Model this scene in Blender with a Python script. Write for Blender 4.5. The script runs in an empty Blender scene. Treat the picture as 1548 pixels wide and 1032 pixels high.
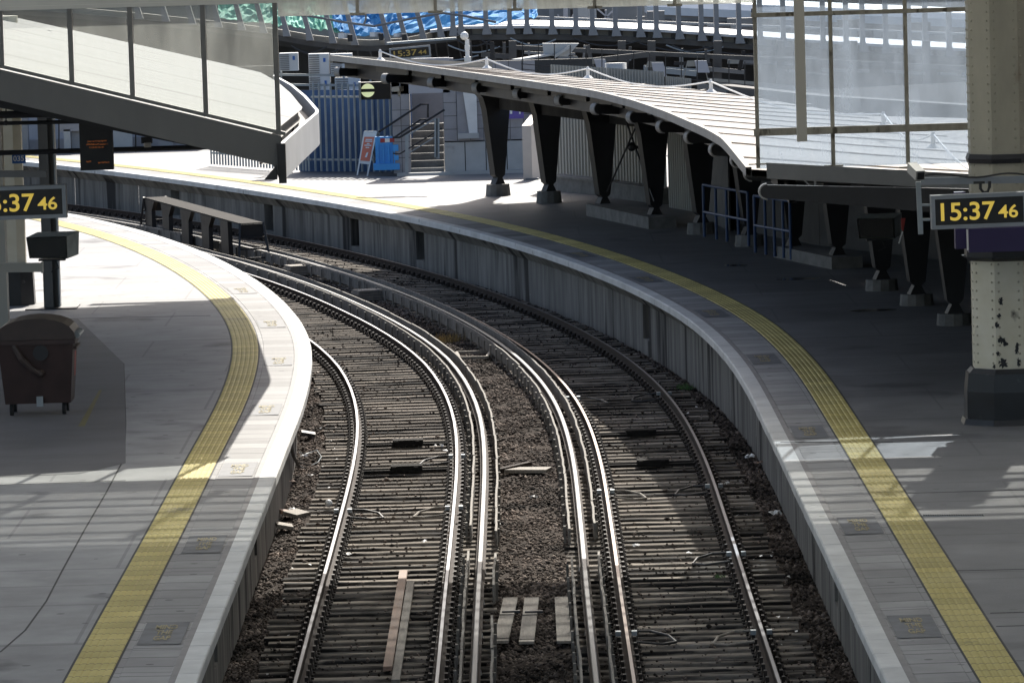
import bpy, math, random
import numpy as np
from mathutils import Vector, Matrix
random.seed(7); rng = np.random.default_rng(7)
SC = bpy.context.scene
COL = SC.collection
# ------------------------------------------------------------ camera
FPX, PITCH, ROLL, CAMH = 8000.0, 0.087963, -0.028717, 8.4507
CX, CY = 774.0, 516.0
_F = Vector((0, math.cos(PITCH), -math.sin(PITCH)))
_U0 = Vector((0, math.sin(PITCH), math.cos(PITCH))); _R0 = Vector((1, 0, 0))
_R = _R0*math.cos(ROLL) + _U0*math.sin(ROLL)
_U = -_R0*math.sin(ROLL) + _U0*math.cos(ROLL)
cam_d = bpy.data.cameras.new("camera"); cam = bpy.data.objects.new("camera", cam_d); COL.objects.link(cam)
cam.matrix_world = Matrix(((_R.x, _U.x, -_F.x, 0), (_R.y, _U.y, -_F.y, 0), (_R.z, _U.z, -_F.z, CAMH), (0, 0, 0, 1)))
cam_d.sensor_width = 36; cam_d.lens = FPX/1548*36; cam_d.clip_start = 1; cam_d.clip_end = 2000
SC.camera = cam
# ------------------------------------------------------------ light
SUN = Vector((.85, 4.7, 4.0)).normalized()
W = bpy.data.worlds.new("World"); SC.world = W; W.use_nodes = True
nt = W.node_tree; bg = nt.nodes["Background"]
sky = nt.nodes.new("ShaderNodeTexSky"); sky.sky_type = 'NISHITA'; sky.sun_disc = False
sky.sun_elevation = math.asin(SUN.z); sky.sun_rotation = math.atan2(SUN.x, SUN.y)
sky.dust_density = 3.0; sky.air_density = 1.0
nt.links.new(sky.outputs[0], bg.inputs[0]); bg.inputs[1].default_value = 0.095
sd = bpy.data.lights.new("sun", 'SUN'); sd.energy = 4.0; sd.angle = math.radians(.5); sd.color = (1, .95, .87)
so = bpy.data.objects.new("sun", sd); COL.objects.link(so); so.rotation_euler = SUN.to_track_quat('Z', 'Y').to_euler()
SC.view_settings.view_transform = 'Standard'; SC.view_settings.look = 'None'
SC.view_settings.exposure = 0.95; SC.view_settings.gamma = 1
SC.cycles.max_bounces = 6; SC.cycles.transparent_max_bounces = 12
SC.cycles.use_denoising = True

# ------------------------------------------------------------ pixel helpers (photo pixels -> real points)
def ray(px, py): return float(px-CX)*_R - float(py-CY)*_U + FPX*_F
def G(px, py, z=1.064):
    d = ray(px, py); t = (z-CAMH)/d.z; return Vector((d.x*t, d.y*t, z))
def A(px, py, Y):
    d = ray(px, py); t = Y/d.y; return Vector((d.x*t, Y, CAMH+d.z*t))

# ------------------------------------------------------------ materials
def mat(name, col, rough=.7, metal=0., var=.12, scale=3., detail=6., stretch=(1, 1, 1), bump=.0, bscale=30., col2=None, spec=.5, island=0., emis=None, dark=None):
    m = bpy.data.materials.new(name); m.use_nodes = True; n = m.node_tree; N = n.nodes; L = n.links
    b = N["Principled BSDF"]; b.inputs["Roughness"].default_value = rough; b.inputs["Metallic"].default_value = metal
    b.inputs["Specular IOR Level"].default_value = spec
    g = N.new("ShaderNodeNewGeometry"); mp = N.new("ShaderNodeMapping"); L.new(g.outputs["Position"], mp.inputs[0])
    mp.inputs["Scale"].default_value = stretch
    t = N.new("ShaderNodeTexNoise"); t.inputs["Scale"].default_value = scale; t.inputs["Detail"].default_value = detail; t.inputs["Roughness"].default_value = .62
    L.new(mp.outputs[0], t.inputs[0])
    r = N.new("ShaderNodeValToRGB"); r.color_ramp.elements[0].position = .32; r.color_ramp.elements[1].position = .68
    c1 = [c*(1-var) for c in col[:3]]; c2 = col2 if col2 else [min(1, c*(1+var)) for c in col[:3]]
    r.color_ramp.elements[0].color = (*c1, 1); r.color_ramp.elements[1].color = (*c2, 1)
    L.new(t.outputs[0], r.inputs[0]); out = r.outputs[0]
    if dark:   # (scale, threshold, colour) : stains with a shape of their own
        t2 = N.new("ShaderNodeTexNoise"); t2.inputs["Scale"].default_value = dark[0]; t2.inputs["Detail"].default_value = 8; L.new(mp.outputs[0], t2.inputs[0])
        r2 = N.new("ShaderNodeMapRange"); r2.inputs[1].default_value = dark[1]; r2.inputs[2].default_value = dark[1]+.08; L.new(t2.outputs[0], r2.inputs[0])
        mx = N.new("ShaderNodeMix"); mx.data_type = 'RGBA'; L.new(r2.outputs[0], mx.inputs[0]); L.new(out, mx.inputs[6]); mx.inputs[7].default_value = (*dark[2], 1); out = mx.outputs[2]
    if island:
        mr = N.new("ShaderNodeMapRange"); mr.inputs[3].default_value = 1-island; mr.inputs[4].default_value = 1+island; L.new(g.outputs["Random Per Island"], mr.inputs[0])
        vm = N.new("ShaderNodeVectorMath"); vm.operation = 'SCALE'; L.new(out, vm.inputs[0]); L.new(mr.outputs[0], vm.inputs["Scale"]); out = vm.outputs[0]
    L.new(out, b.inputs["Base Color"])
    rr = N.new("ShaderNodeMapRange"); rr.inputs[3].default_value = max(.03, rough-.12); rr.inputs[4].default_value = min(1, rough+.12); L.new(t.outputs[0], rr.inputs[0]); L.new(rr.outputs[0], b.inputs["Roughness"])
    if bump:
        tb = N.new("ShaderNodeTexNoise"); tb.inputs["Scale"].default_value = bscale; tb.inputs["Detail"].default_value = 5; L.new(mp.outputs[0], tb.inputs[0])
        bn = N.new("ShaderNodeBump"); bn.inputs["Strength"].default_value = min(1, bump); bn.inputs["Distance"].default_value = .02; L.new(tb.outputs[0], bn.inputs["Height"]); L.new(bn.outputs[0], b.inputs["Normal"])
    if emis:
        b.inputs["Emission Color"].default_value = (*emis[:3], 1); b.inputs["Emission Strength"].default_value = emis[3]
    return m

def glass_mat(name, tint, dirt, dirtcol, vscale=(1, 1, .25)):
    m = bpy.data.materials.new(name); m.use_nodes = True; n = m.node_tree; N = n.nodes; L = n.links
    N.remove(N["Principled BSDF"]); out = N["Material Output"]
    tr = N.new("ShaderNodeBsdfTransparent"); tr.inputs[0].default_value = (*tint, 1)
    tl = N.new("ShaderNodeBsdfTranslucent"); tl.inputs[0].default_value = (*dirtcol, 1)
    df = N.new("ShaderNodeBsdfDiffuse"); df.inputs[0].default_value = (*dirtcol, 1)
    gl = N.new("ShaderNodeBsdfGlossy"); gl.inputs["Roughness"].default_value = .08
    g = N.new("ShaderNodeNewGeometry"); mp = N.new("ShaderNodeMapping"); mp.inputs["Scale"].default_value = vscale; L.new(g.outputs["Position"], mp.inputs[0])
    t = N.new("ShaderNodeTexNoise"); t.inputs["Scale"].default_value = 2.2; t.inputs["Detail"].default_value = 9; t.inputs["Roughness"].default_value = .7; L.new(mp.outputs[0], t.inputs[0])
    mr = N.new("ShaderNodeMapRange"); mr.inputs[1].default_value = .3; mr.inputs[2].default_value = .7; mr.inputs[3].default_value = dirt*.45; mr.inputs[4].default_value = dirt*1.5; L.new(t.outputs[0], mr.inputs[0])
    a = N.new("ShaderNodeAddShader") ; a2 = N.new("ShaderNodeMixShader"); a2.inputs[0].default_value = .35; L.new(tl.outputs[0], a2.inputs[1]); L.new(df.outputs[0], a2.inputs[2])
    m1 = N.new("ShaderNodeMixShader"); L.new(mr.outputs[0], m1.inputs[0]); L.new(tr.outputs[0], m1.inputs[1]); L.new(a2.outputs[0], m1.inputs[2])
    m2 = N.new("ShaderNodeMixShader"); m2.inputs[0].default_value = .05; L.new(m1.outputs[0], m2.inputs[1]); L.new(gl.outputs[0], m2.inputs[2])
    L.new(m2.outputs[0], out.inputs[0]); N.remove(a)
    return m

def nodes_of(m): return m.node_tree.nodes, m.node_tree.links, m.node_tree.nodes["Principled BSDF"]

M = {}
M['pavingr'] = mat("paving_canopy_shade", (.168, .168, .17), .62, var=.22, scale=.9, detail=9, bump=.25, bscale=40, dark=(.55, .62, (.10, .10, .105)))  # same paving as the left, darkened: canopy shade put into the colour
M['paving'] = mat("paving", (.31, .31, .31), .75, spec=.25, var=.2, scale=.9, detail=9, bump=.25, bscale=40, dark=(.55, .60, (.15, .15, .155)))
M['asphalt'] = mat("asphalt", (.125, .125, .13), .75, var=.22, scale=1.2, detail=9, bump=.4, bscale=60, stretch=(.5, 1, 1))
M['pavers'] = mat("pavers", (.33, .325, .32), .75, spec=.2, var=.14, scale=1.4, detail=9, bump=.2, bscale=50)
M['coping'] = mat("coping", (.62, .62, .60), .7, spec=.25, island=.08, var=.12, scale=2.2, detail=9, bump=.15, bscale=50, dark=(3.5, .70, (.28, .27, .26)))
M['edging'] = mat("edging", (.235, .225, .22), .7, var=.2, scale=3, bump=.2)
M['joint'] = mat("joint", (.05, .05, .05), .85)
M['tactile'] = mat("tactile", (.50, .41, .12), .65, spec=.25, var=.14, scale=1.6, detail=9, col2=(.60, .51, .19), bump=.15, bscale=60, dark=(1.1, .66, (.24, .21, .09)))
M['wallc'] = mat("wall_concrete", (.185, .176, .16), .9, spec=.2, var=.4, scale=3.0, detail=8, stretch=(1, 1, .12), bump=.3, bscale=14, col2=(.30, .285, .255), dark=(1.3, .56, (.04, .038, .036)))
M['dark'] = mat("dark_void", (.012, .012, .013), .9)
M['bed'] = mat("bed", (.035, .027, .022), .95, spec=.05, var=.35, scale=1.2, detail=10, bump=1., bscale=26, col2=(.062, .050, .042))
M['stone'] = mat("stone", (.050, .044, .039), .92, spec=.10, var=.45, scale=.7, detail=3, island=.85, col2=(.185, .150, .127))
M['sleeper'] = mat("sleeper", (.115, .10, .085), .9, spec=.10, var=.38, scale=5, detail=9, stretch=(.35, 2.5, 1), bump=.6, bscale=30, col2=(.29, .258, .22), dark=(2.0, .50, (.026, .025, .024)))
M['chair'] = mat("iron_chair", (.030, .024, .020), .7, metal=.0, var=.3, scale=9, spec=.3)
M['rust'] = mat("rail_side", (.045, .034, .028), .8, metal=.0, spec=.15, var=.3, scale=4, stretch=(3, .3, 3))
M['rooflit'] = glass_mat("roof_glazing", (.30, .31, .32), .72, (.92, .93, .92), (1, .3, 1))
M['steel'] = mat("rail_head", (.17, .17, .18), .46, metal=1., var=.12, scale=3, stretch=(8, .4, 1))
M['copper'] = mat("worn_head", (.27, .19, .145), .48, metal=.9, var=.15, scale=.25, stretch=(1, 1, 1), col2=(.22, .195, .185))
M['cond'] = mat("conductor_head", (.115, .113, .112), .5, metal=.8, var=.2, scale=2.5, stretch=(14, .3, 1))
M['board'] = mat("guard_board", (.17, .155, .13), .8, var=.3, scale=4, stretch=(6, .6, 2), bump=.3, col2=(.25, .23, .20), island=.25)
M['timber'] = mat("timber", (.25, .225, .19), .8, var=.25, scale=5, stretch=(6, .6, 2), bump=.3, island=.2)
M['plank'] = mat("plank", (.23, .155, .115), .75, var=.3, scale=3, stretch=(4, .6, 1), bump=.2)
M['greysteel'] = mat("grey_paint", (.20, .20, .20), .5, var=.12, scale=1.5)
M['fasciadk'] = mat("fascia_paint", (.13, .13, .125), .55, var=.10, scale=1.2, stretch=(1, 1, .3))
M['fascialt'] = mat("fascia_light", (.62, .63, .64), .5, var=.07, scale=1.5)
M['roofmet'] = mat("roof_metal", (.37, .37, .36), .75, spec=.12, var=.12, scale=1.6, stretch=(.25, 2, 1))
M['roofmet2'] = mat("roof_metal_grime_shade", (.25, .25, .24), .75, spec=.12, var=.15, scale=1.6, stretch=(.25, 2, 1))  # darker copy: rib shade and trough dirt painted as lines
M['roofr'] = mat("roof_sheet_tan", (.40, .375, .35), .75, spec=.12, var=.10, scale=1.1, stretch=(.5, 2, 1), island=.16)
M['frame'] = mat("glazing_bar", (.30, .275, .22), .55, var=.3, scale=6, stretch=(1, 1, .4), dark=(9, .60, (.09, .075, .05)))
M['frameg'] = mat("glazing_bar_grey", (.17, .17, .16), .55, var=.15, scale=4)
M['beam'] = mat("header_paint", (.62, .61, .56), .6, var=.06, scale=1)
M['beige'] = mat("beige_post", (.50, .47, .40), .55, var=.06, scale=1.5, stretch=(1, 1, .3))
M['glass'] = glass_mat("glass_clear", (.86, .88, .87), .13, (.62, .63, .60))
M['glassb'] = glass_mat("glass_dirty", (.70, .75, .80), .27, (.46, .51, .57), (1, 1, .3))
M['glassv'] = glass_mat("glass_frosted", (.92, .94, .92), .62, (.95, .96, .92))
M['glassg'] = glass_mat("glass_grimy", (.60, .61, .61), .32, (.72, .74, .72))
M['black'] = mat("black_paint", (.018, .018, .02), .5, var=.2)
M['colblack'] = mat("canopy_black", (.022, .022, .024), .55, var=.25, scale=2)
M['colgrey'] = mat("canopy_flange", (.26, .26, .25), .55, var=.15, scale=3)
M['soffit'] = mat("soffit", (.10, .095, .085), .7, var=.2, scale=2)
M['stoneped'] = mat("pedestal_stone", (.18, .175, .165), .8, var=.3, scale=4, bump=.3)
M['cream'] = mat("cream_paint", (.64, .60, .46), .5, var=.08, scale=2.5, col2=(.68, .65, .54), dark=(2.2, .735, (.035, .03, .028)))
M['creamtop'] = mat("cream_dusty", (.40, .37, .285), .55, var=.12, scale=2.5, stretch=(1, 1, .4), dark=(1.5, .70, (.22, .15, .09)))
M['plinth'] = mat("plinth_paint", (.016, .018, .022), .35, var=.25, scale=3, dark=(4, .66, (.11, .11, .11)))
M['purple'] = mat("purple_sign", (.030, .020, .085), .5, var=.06)
M['signblue'] = mat("sign_blue", (.03, .13, .42), .5, var=.05)
M['clockframe'] = mat("clock_frame", (.28, .30, .32), .45, metal=.2, var=.08, scale=3)
M['screen'] = mat("clock_screen", (.012, .011, .010), .35, var=.2)
M['amber'] = mat("led_amber", (.30, .22, .03), .5, emis=(.80, .58, .10, .30))
M['orange_led'] = mat("led_orange", (.2, .06, .02), .5, emis=(.75, .22, .04, .6))
M['white'] = mat("white_plastic", (.78, .78, .76), .45, var=.05)
M['whitep'] = mat("white_paint", (.70, .70, .69), .5, var=.08)
M['blue'] = mat("blue_paint", (.02, .06, .16), .45, var=.15, scale=4)
M['hoard'] = mat("blue_hoarding", (.045, .10, .22), .6, var=.25, scale=.8)
M['barrier'] = mat("barrier_blue", (.06, .33, .74), .45, var=.08)
M['red'] = mat("red_plastic", (.36, .045, .04), .5, var=.05)
M['poster'] = mat("poster_orange", (.72, .20, .12), .5, var=.04)
M['galv'] = mat("galvanised", (.30, .33, .345), .5, metal=.3, var=.12, scale=4)
M['tile'] = mat("wall_tile", (.30, .29, .30), .6, var=.15, scale=1.5, island=.10)
M['slab'] = mat("wall_slab", (.43, .43, .42), .7, var=.1, scale=1.6, dark=(2.5, .68, (.30, .29, .28)))
M['sheet'] = mat("corrugated_cream", (.36, .35, .315), .55, var=.10, scale=1.5, stretch=(1, 1, .3))
M['lilac'] = mat("lilac_render", (.40, .40, .43), .7, var=.06, scale=.5)
M['binr'] = mat("bin_maroon", (.042, .022, .019), .5, var=.2, scale=3)
M['binlid'] = mat("bin_lid", (.055, .038, .032), .55, var=.25, scale=3)
M['rubber'] = mat("rubber", (.02, .02, .02), .8)
M['cctv'] = mat("cctv_grey", (.40, .39, .36), .5, var=.06)
M['trough'] = mat("trough_black", (.022, .021, .02), .9, spec=.08)
M['hood'] = mat("hood_grey", (.33, .35, .32), .6, var=.25, scale=5)
M['tarpb'] = mat("tarp_blue", (.04, .25, .62), .7, var=.25, scale=1.2, detail=6, stretch=(1, 1, 2), col2=(.13, .42, .75), spec=.15)
M['tarpg'] = mat("tarp_green", (.20, .58, .43), .7, var=.2, scale=1.2, col2=(.36, .68, .56), spec=.15)
M['net'] = mat("dark_netting", (.05, .048, .047), .95, spec=.03, var=.3, scale=1.2, stretch=(1, 1, .3))
M['conc'] = mat("viaduct_concrete", (.30, .285, .25), .75, var=.15, scale=1.5)
M['concdk'] = mat("viaduct_dark", (.09, .085, .08), .8, var=.3, scale=1.5)
M['fin'] = mat("fin_grey", (.26, .26, .265), .6, var=.1, scale=2)
M['ac'] = mat("ac_white", (.60, .61, .62), .5, var=.04)
M['grass'] = mat("dry_grass", (.30, .22, .09), .8, var=.3, scale=9, island=.4)
M['weed'] = mat("weed", (.07, .16, .04), .7, var=.3, scale=9, island=.3)
M['wet'] = mat("puddle_water", (.045, .045, .048), .14, var=.1)
M['mark'] = mat("mat_grey", (.13, .135, .145), .7, var=.3, scale=4)
M['markt'] = mat("mat_yellow", (.33, .28, .15), .75, var=.35, scale=12, dark=(11, .55, (.16, .15, .14)))
M['litterblue'] = mat("litter_blue", (.12, .35, .50), .5)
M['cable'] = mat("cable", (.03, .03, .03), .5)
M['bright'] = mat("train_roof", (.62, .66, .70), .4, var=.06)
M['window'] = mat("train_window", (.05, .06, .075), .2, var=.2)
# tactile: raised-rib shading via bump is real geometry below; ribbed look on paving (fine tile ribs)
def add_ribs(m, axis_scale, strength, tile=None):
    N, L, b = nodes_of(m)
    g = N.new("ShaderNodeNewGeometry"); mp = N.new("ShaderNodeMapping"); mp.inputs["Scale"].default_value = axis_scale; L.new(g.outputs["Position"], mp.inputs[0])
    br = N.new("ShaderNodeTexBrick"); L.new(mp.outputs[0], br.inputs[0]); br.inputs["Scale"].default_value = 1.0
    br.inputs["Mortar Size"].default_value = .012; br.inputs["Brick Width"].default_value = 1.6; br.inputs["Row Height"].default_value = .8; br.inputs["Mortar Smooth"].default_value = .3
    old = b.inputs["Base Color"].links[0].from_socket
    mx = N.new("ShaderNodeMix"); mx.data_type = 'RGBA'; L.new(br.outputs["Fac"], mx.inputs[0]); L.new(old, mx.inputs[6]); mx.inputs[7].default_value = (.10, .10, .105, 1)
    mm = N.new("ShaderNodeMath"); mm.operation = 'MULTIPLY'; L.new(br.outputs["Fac"], mm.inputs[0]); mm.inputs[1].default_value = strength
    L.new(mm.outputs[0], mx.inputs[0]); L.new(mx.outputs[2], b.inputs["Base Color"])
add_ribs(M['paving'], (.55, .28, 1), .35); add_ribs(M['pavingr'], (.55, .28, 1), .45)
add_ribs(M['pavers'], (.01, .55, 1), .5)

def add_joints(m, period, width, col, tone=.12, soft=.4):
    N, L, b = nodes_of(m); at = N.new("ShaderNodeAttribute"); at.attribute_name = "dist"
    d = N.new("ShaderNodeMath"); d.operation = 'DIVIDE'; d.inputs[1].default_value = period; L.new(at.outputs["Fac"], d.inputs[0])
    fr = N.new("ShaderNodeMath"); fr.operation = 'FRACT'; L.new(d.outputs[0], fr.inputs[0])
    lt = N.new("ShaderNodeMath"); lt.operation = 'LESS_THAN'; lt.inputs[1].default_value = width/period; L.new(fr.outputs[0], lt.inputs[0])
    fl = N.new("ShaderNodeMath"); fl.operation = 'FLOOR'; L.new(d.outputs[0], fl.inputs[0])
    wn = N.new("ShaderNodeTexWhiteNoise"); wn.noise_dimensions = '1D'; L.new(fl.outputs[0], wn.inputs["W"])
    mr = N.new("ShaderNodeMapRange"); mr.inputs[3].default_value = 1-tone; mr.inputs[4].default_value = 1+tone*.6; L.new(wn.outputs["Value"], mr.inputs[0])
    old = b.inputs["Base Color"].links[0].from_socket
    vm = N.new("ShaderNodeVectorMath"); vm.operation = 'SCALE'; L.new(old, vm.inputs[0]); L.new(mr.outputs[0], vm.inputs["Scale"])
    sc = N.new("ShaderNodeMath"); sc.operation = 'MULTIPLY'; sc.inputs[1].default_value = soft; L.new(lt.outputs[0], sc.inputs[0])
    mx = N.new("ShaderNodeMix"); mx.data_type = 'RGBA'; L.new(sc.outputs[0], mx.inputs[0]); L.new(vm.outputs[0], mx.inputs[6]); mx.inputs[7].default_value = (*col, 1); L.new(mx.outputs[2], b.inputs["Base Color"])
def spots(m, scale, thr, col, size=.16):
    N, L, b = nodes_of(m); g = N.new("ShaderNodeNewGeometry"); v = N.new("ShaderNodeTexVoronoi"); v.inputs["Scale"].default_value = scale; L.new(g.outputs["Position"], v.inputs["Vector"])
    lt = N.new("ShaderNodeMath"); lt.operation = 'LESS_THAN'; lt.inputs[1].default_value = size; L.new(v.outputs["Distance"], lt.inputs[0])
    sp = N.new("ShaderNodeSeparateColor"); L.new(v.outputs["Color"], sp.inputs[0]); gt = N.new("ShaderNodeMath"); gt.operation = 'GREATER_THAN'; gt.inputs[1].default_value = thr; L.new(sp.outputs[0], gt.inputs[0])
    mu = N.new("ShaderNodeMath"); mu.operation = 'MULTIPLY'; L.new(lt.outputs[0], mu.inputs[0]); L.new(gt.outputs[0], mu.inputs[1]); m2 = N.new("ShaderNodeMath"); m2.operation = 'MULTIPLY'; m2.inputs[1].default_value = .6; L.new(mu.outputs[0], m2.inputs[0])
    old = b.inputs["Base Color"].links[0].from_socket; mx = N.new("ShaderNodeMix"); mx.data_type = 'RGBA'; L.new(m2.outputs[0], mx.inputs[0]); L.new(old, mx.inputs[6]); mx.inputs[7].default_value = (*col, 1); L.new(mx.outputs[2], b.inputs["Base Color"])
for k_ in ('paving', 'pavingr', 'pavers'): spots(M[k_], 2.6, .55, (.09, .09, .09), .12)
spots(M['coping'], 2.2, .6, (.22, .21, .20), .11)
add_joints(M['tactile'], .4, .03, (.12, .10, .04), .16, .75)
add_joints(M['pavers'], .6, .03, (.07, .07, .07), .22, .8)
add_joints(M['pavingr'], 3.1, .03, (.05, .05, .05), .14, .8)
add_joints(M['paving'], 4.3, .025, (.08, .08, .08), .12, .6)
def obj_random(m, amt):
    N, L, b = nodes_of(m); oi = N.new("ShaderNodeObjectInfo"); mr = N.new("ShaderNodeMapRange"); mr.inputs[3].default_value = 1-amt; mr.inputs[4].default_value = 1+amt; L.new(oi.outputs["Random"], mr.inputs[0])
    old = b.inputs["Base Color"].links[0].from_socket; vm = N.new("ShaderNodeVectorMath"); vm.operation = 'SCALE'; L.new(old, vm.inputs[0]); L.new(mr.outputs[0], vm.inputs["Scale"]); L.new(vm.outputs[0], b.inputs["Base Color"])
obj_random(M['sleeper'], .42)
def led_rows(m):
    N, L, b = nodes_of(m); g = N.new("ShaderNodeNewGeometry"); mp = N.new("ShaderNodeMapping"); mp.inputs["Scale"].default_value = (60, 1, 60); L.new(g.outputs["Position"], mp.inputs[0])
    t = N.new("ShaderNodeTexWhiteNoise"); sn = N.new("ShaderNodeVectorMath"); sn.operation = 'FLOOR'; L.new(mp.outputs[0], sn.inputs[0]); L.new(sn.outputs[0], t.inputs["Vector"])
    gt = N.new("ShaderNodeMath"); gt.operation = 'GREATER_THAN'; gt.inputs[1].default_value = .62; L.new(t.outputs["Value"], gt.inputs[0])
    mu = N.new("ShaderNodeMath"); mu.operation = 'MULTIPLY'; mu.inputs[1].default_value = .09; L.new(gt.outputs[0], mu.inputs[0]); L.new(mu.outputs[0], b.inputs["Emission Strength"])
led_rows(M['orange_led'])
M['orange_led'].node_tree.nodes["Principled BSDF"].inputs["Base Color"].default_value = (.02, .015, .01, 1)

# ------------------------------------------------------------ mesh helpers
class MB:
    def __init__(s): s.v = []; s.f = []; s.m = []
    def add(s, vs, fs, mi=0):
        o = len(s.v); s.v += [tuple(v) for v in vs]
        for f in fs: s.f.append([o+i for i in f]); s.m.append(mi)
        return s
    def hexa(s, p, mi=0):  # 8 pts: bottom 4 ccw, top 4
        return s.add(p, [(3, 2, 1, 0), (4, 5, 6, 7), (0, 1, 5, 4), (1, 2, 6, 5), (2, 3, 7, 6), (3, 0, 4, 7)], mi)
    def box(s, c, d, rz=0., mi=0, ry=0., bev=0.):
        dx, dy, dz = d[0]/2, d[1]/2, d[2]/2; R = Matrix.Rotation(rz, 3, 'Z') @ Matrix.Rotation(ry, 3, 'Y'); c = Vector(c)
        P = [c+R@Vector(q) for q in ((-dx, -dy, -dz), (dx, -dy, -dz), (dx, dy, -dz), (-dx, dy, -dz), (-dx, -dy, dz), (dx, -dy, dz), (dx, dy, dz), (-dx, dy, dz))]
        return s.hexa(P, mi)
    def bar(s, a, b, w, h, mi=0, up=(0, 0, 1)):
        a = Vector(a); b = Vector(b); d = (b-a).normalized(); u = Vector(up)
        if abs(d.dot(u)) > .95: u = Vector((0, 1, 0))
        r = d.cross(u).normalized(); u = r.cross(d).normalized(); P = []
        for q in (a, b):
            for (i, j) in ((-1, -1), (1, -1), (1, 1), (-1, 1)): P.append(q+r*(i*w/2)+u*(j*h/2))
        return s.add(P, [(0, 3, 2, 1)[::-1], (4, 5, 6, 7), (0, 1, 5, 4), (1, 2, 6, 5), (2, 3, 7, 6), (3, 0, 4, 7)], mi)
    def tube(s, pts, r, n=8, mi=0, cap=True):
        pts = [Vector(p) for p in pts]; rs = r if isinstance(r, (list, tuple)) else [r]*len(pts); V = []; Fc = []
        for i, p in enumerate(pts):
            d = (pts[min(i+1, len(pts)-1)]-pts[max(i-1, 0)]).normalized(); u = Vector((0, 0, 1)) if abs(d.z) < .9 else Vector((0, 1, 0))
            a = d.cross(u).normalized(); b = a.cross(d)
            for k in range(n):
                t = 2*math.pi*k/n; V.append(p+(a*math.cos(t)+b*math.sin(t))*rs[i])
        for i in range(len(pts)-1):
            for k in range(n): Fc.append((i*n+k, i*n+(k+1) % n, (i+1)*n+(k+1) % n, (i+1)*n+k))
        if cap: Fc.append(tuple(range(n))[::-1]); Fc.append(tuple((len(pts)-1)*n+k for k in range(n)))
        return s.add(V, Fc, mi)
    def prism(s, poly, off, mi=0):  # polygon (3D pts) extruded by vector
        off = Vector(off); n = len(poly); P = [Vector(p) for p in poly]; V = P+[p+off for p in P]
        return s.add(V, [tuple(range(n))[::-1], tuple(range(n, 2*n))]+[(i, (i+1) % n, n+(i+1) % n, n+i) for i in range(n)], mi)
    def octa(s, cx, cy, z0, z1, r0, r1, n=8, mi=0, rot=math.pi/8):
        V = [(cx+r*math.cos(rot+2*math.pi*k/n), cy+r*math.sin(rot+2*math.pi*k/n), z) for z, r in ((z0, r0), (z1, r1)) for k in range(n)]
        return s.add(V, [tuple(range(n))[::-1], tuple(range(n, 2*n))]+[(k, (k+1) % n, n+(k+1) % n, n+k) for k in range(n)], mi)
    def ball(s, c, r, mi=0, n=10, sz=1.):
        V = [(c[0], c[1], c[2]-r*sz)]; k = n//2
        for i in range(1, k):
            a = -math.pi/2+math.pi*i/k
            for j in range(n): t = 2*math.pi*j/n; V.append((c[0]+r*math.cos(a)*math.cos(t), c[1]+r*math.cos(a)*math.sin(t), c[2]+r*sz*math.sin(a)))
        V.append((c[0], c[1], c[2]+r*sz)); Fc = [(0, 1+(j+1) % n, 1+j) for j in range(n)]
        for i in range(k-2):
            for j in range(n): Fc.append((1+i*n+j, 1+i*n+(j+1) % n, 1+(i+1)*n+(j+1) % n, 1+(i+1)*n+j))
        e = len(V)-1; Fc += [(e, 1+(k-2)*n+j, 1+(k-2)*n+(j+1) % n) for j in range(n)]
        return s.add(V, Fc, mi)
    def build(s, name, mats, parent=None, smooth=False, local=False):
        if not isinstance(mats, (list, tuple)): mats = [mats]
        me = bpy.data.meshes.new(name); V = np.array([tuple(v) for v in s.v], dtype=float)
        if parent is not None and not local: V = V-np.array(parent.location)
        me.from_pydata(V.tolist(), [], s.f)
        for m in mats: me.materials.append(M[m] if isinstance(m, str) else m)
        me.polygons.foreach_set("material_index", s.m)
        if smooth: me.polygons.foreach_set("use_smooth", [True]*len(s.f))
        me.update(); o = bpy.data.objects.new(name, me); COL.objects.link(o)
        if parent is not None: o.parent = parent
        return o
def tag(o, label=None, cat=None, group=None, kind=None):
    if label: o['label'] = label
    if cat: o['category'] = cat
    if group: o['group'] = group
    if kind: o['kind'] = kind
    return o
def thing(name, loc, label=None, cat=None, group=None, kind=None):
    o = bpy.data.objects.new(name, None); COL.objects.link(o); o.location = Vector(loc); o.empty_display_size = .2
    return tag(o, label, cat, group, kind)
def copy_tree(o, parent=None):
    c = o.copy(); COL.objects.link(c)
    if parent is not None: c.parent = parent
    for ch in [x for x in list(COL.objects) if x.parent is o]: copy_tree(ch, c)
    return c
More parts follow.
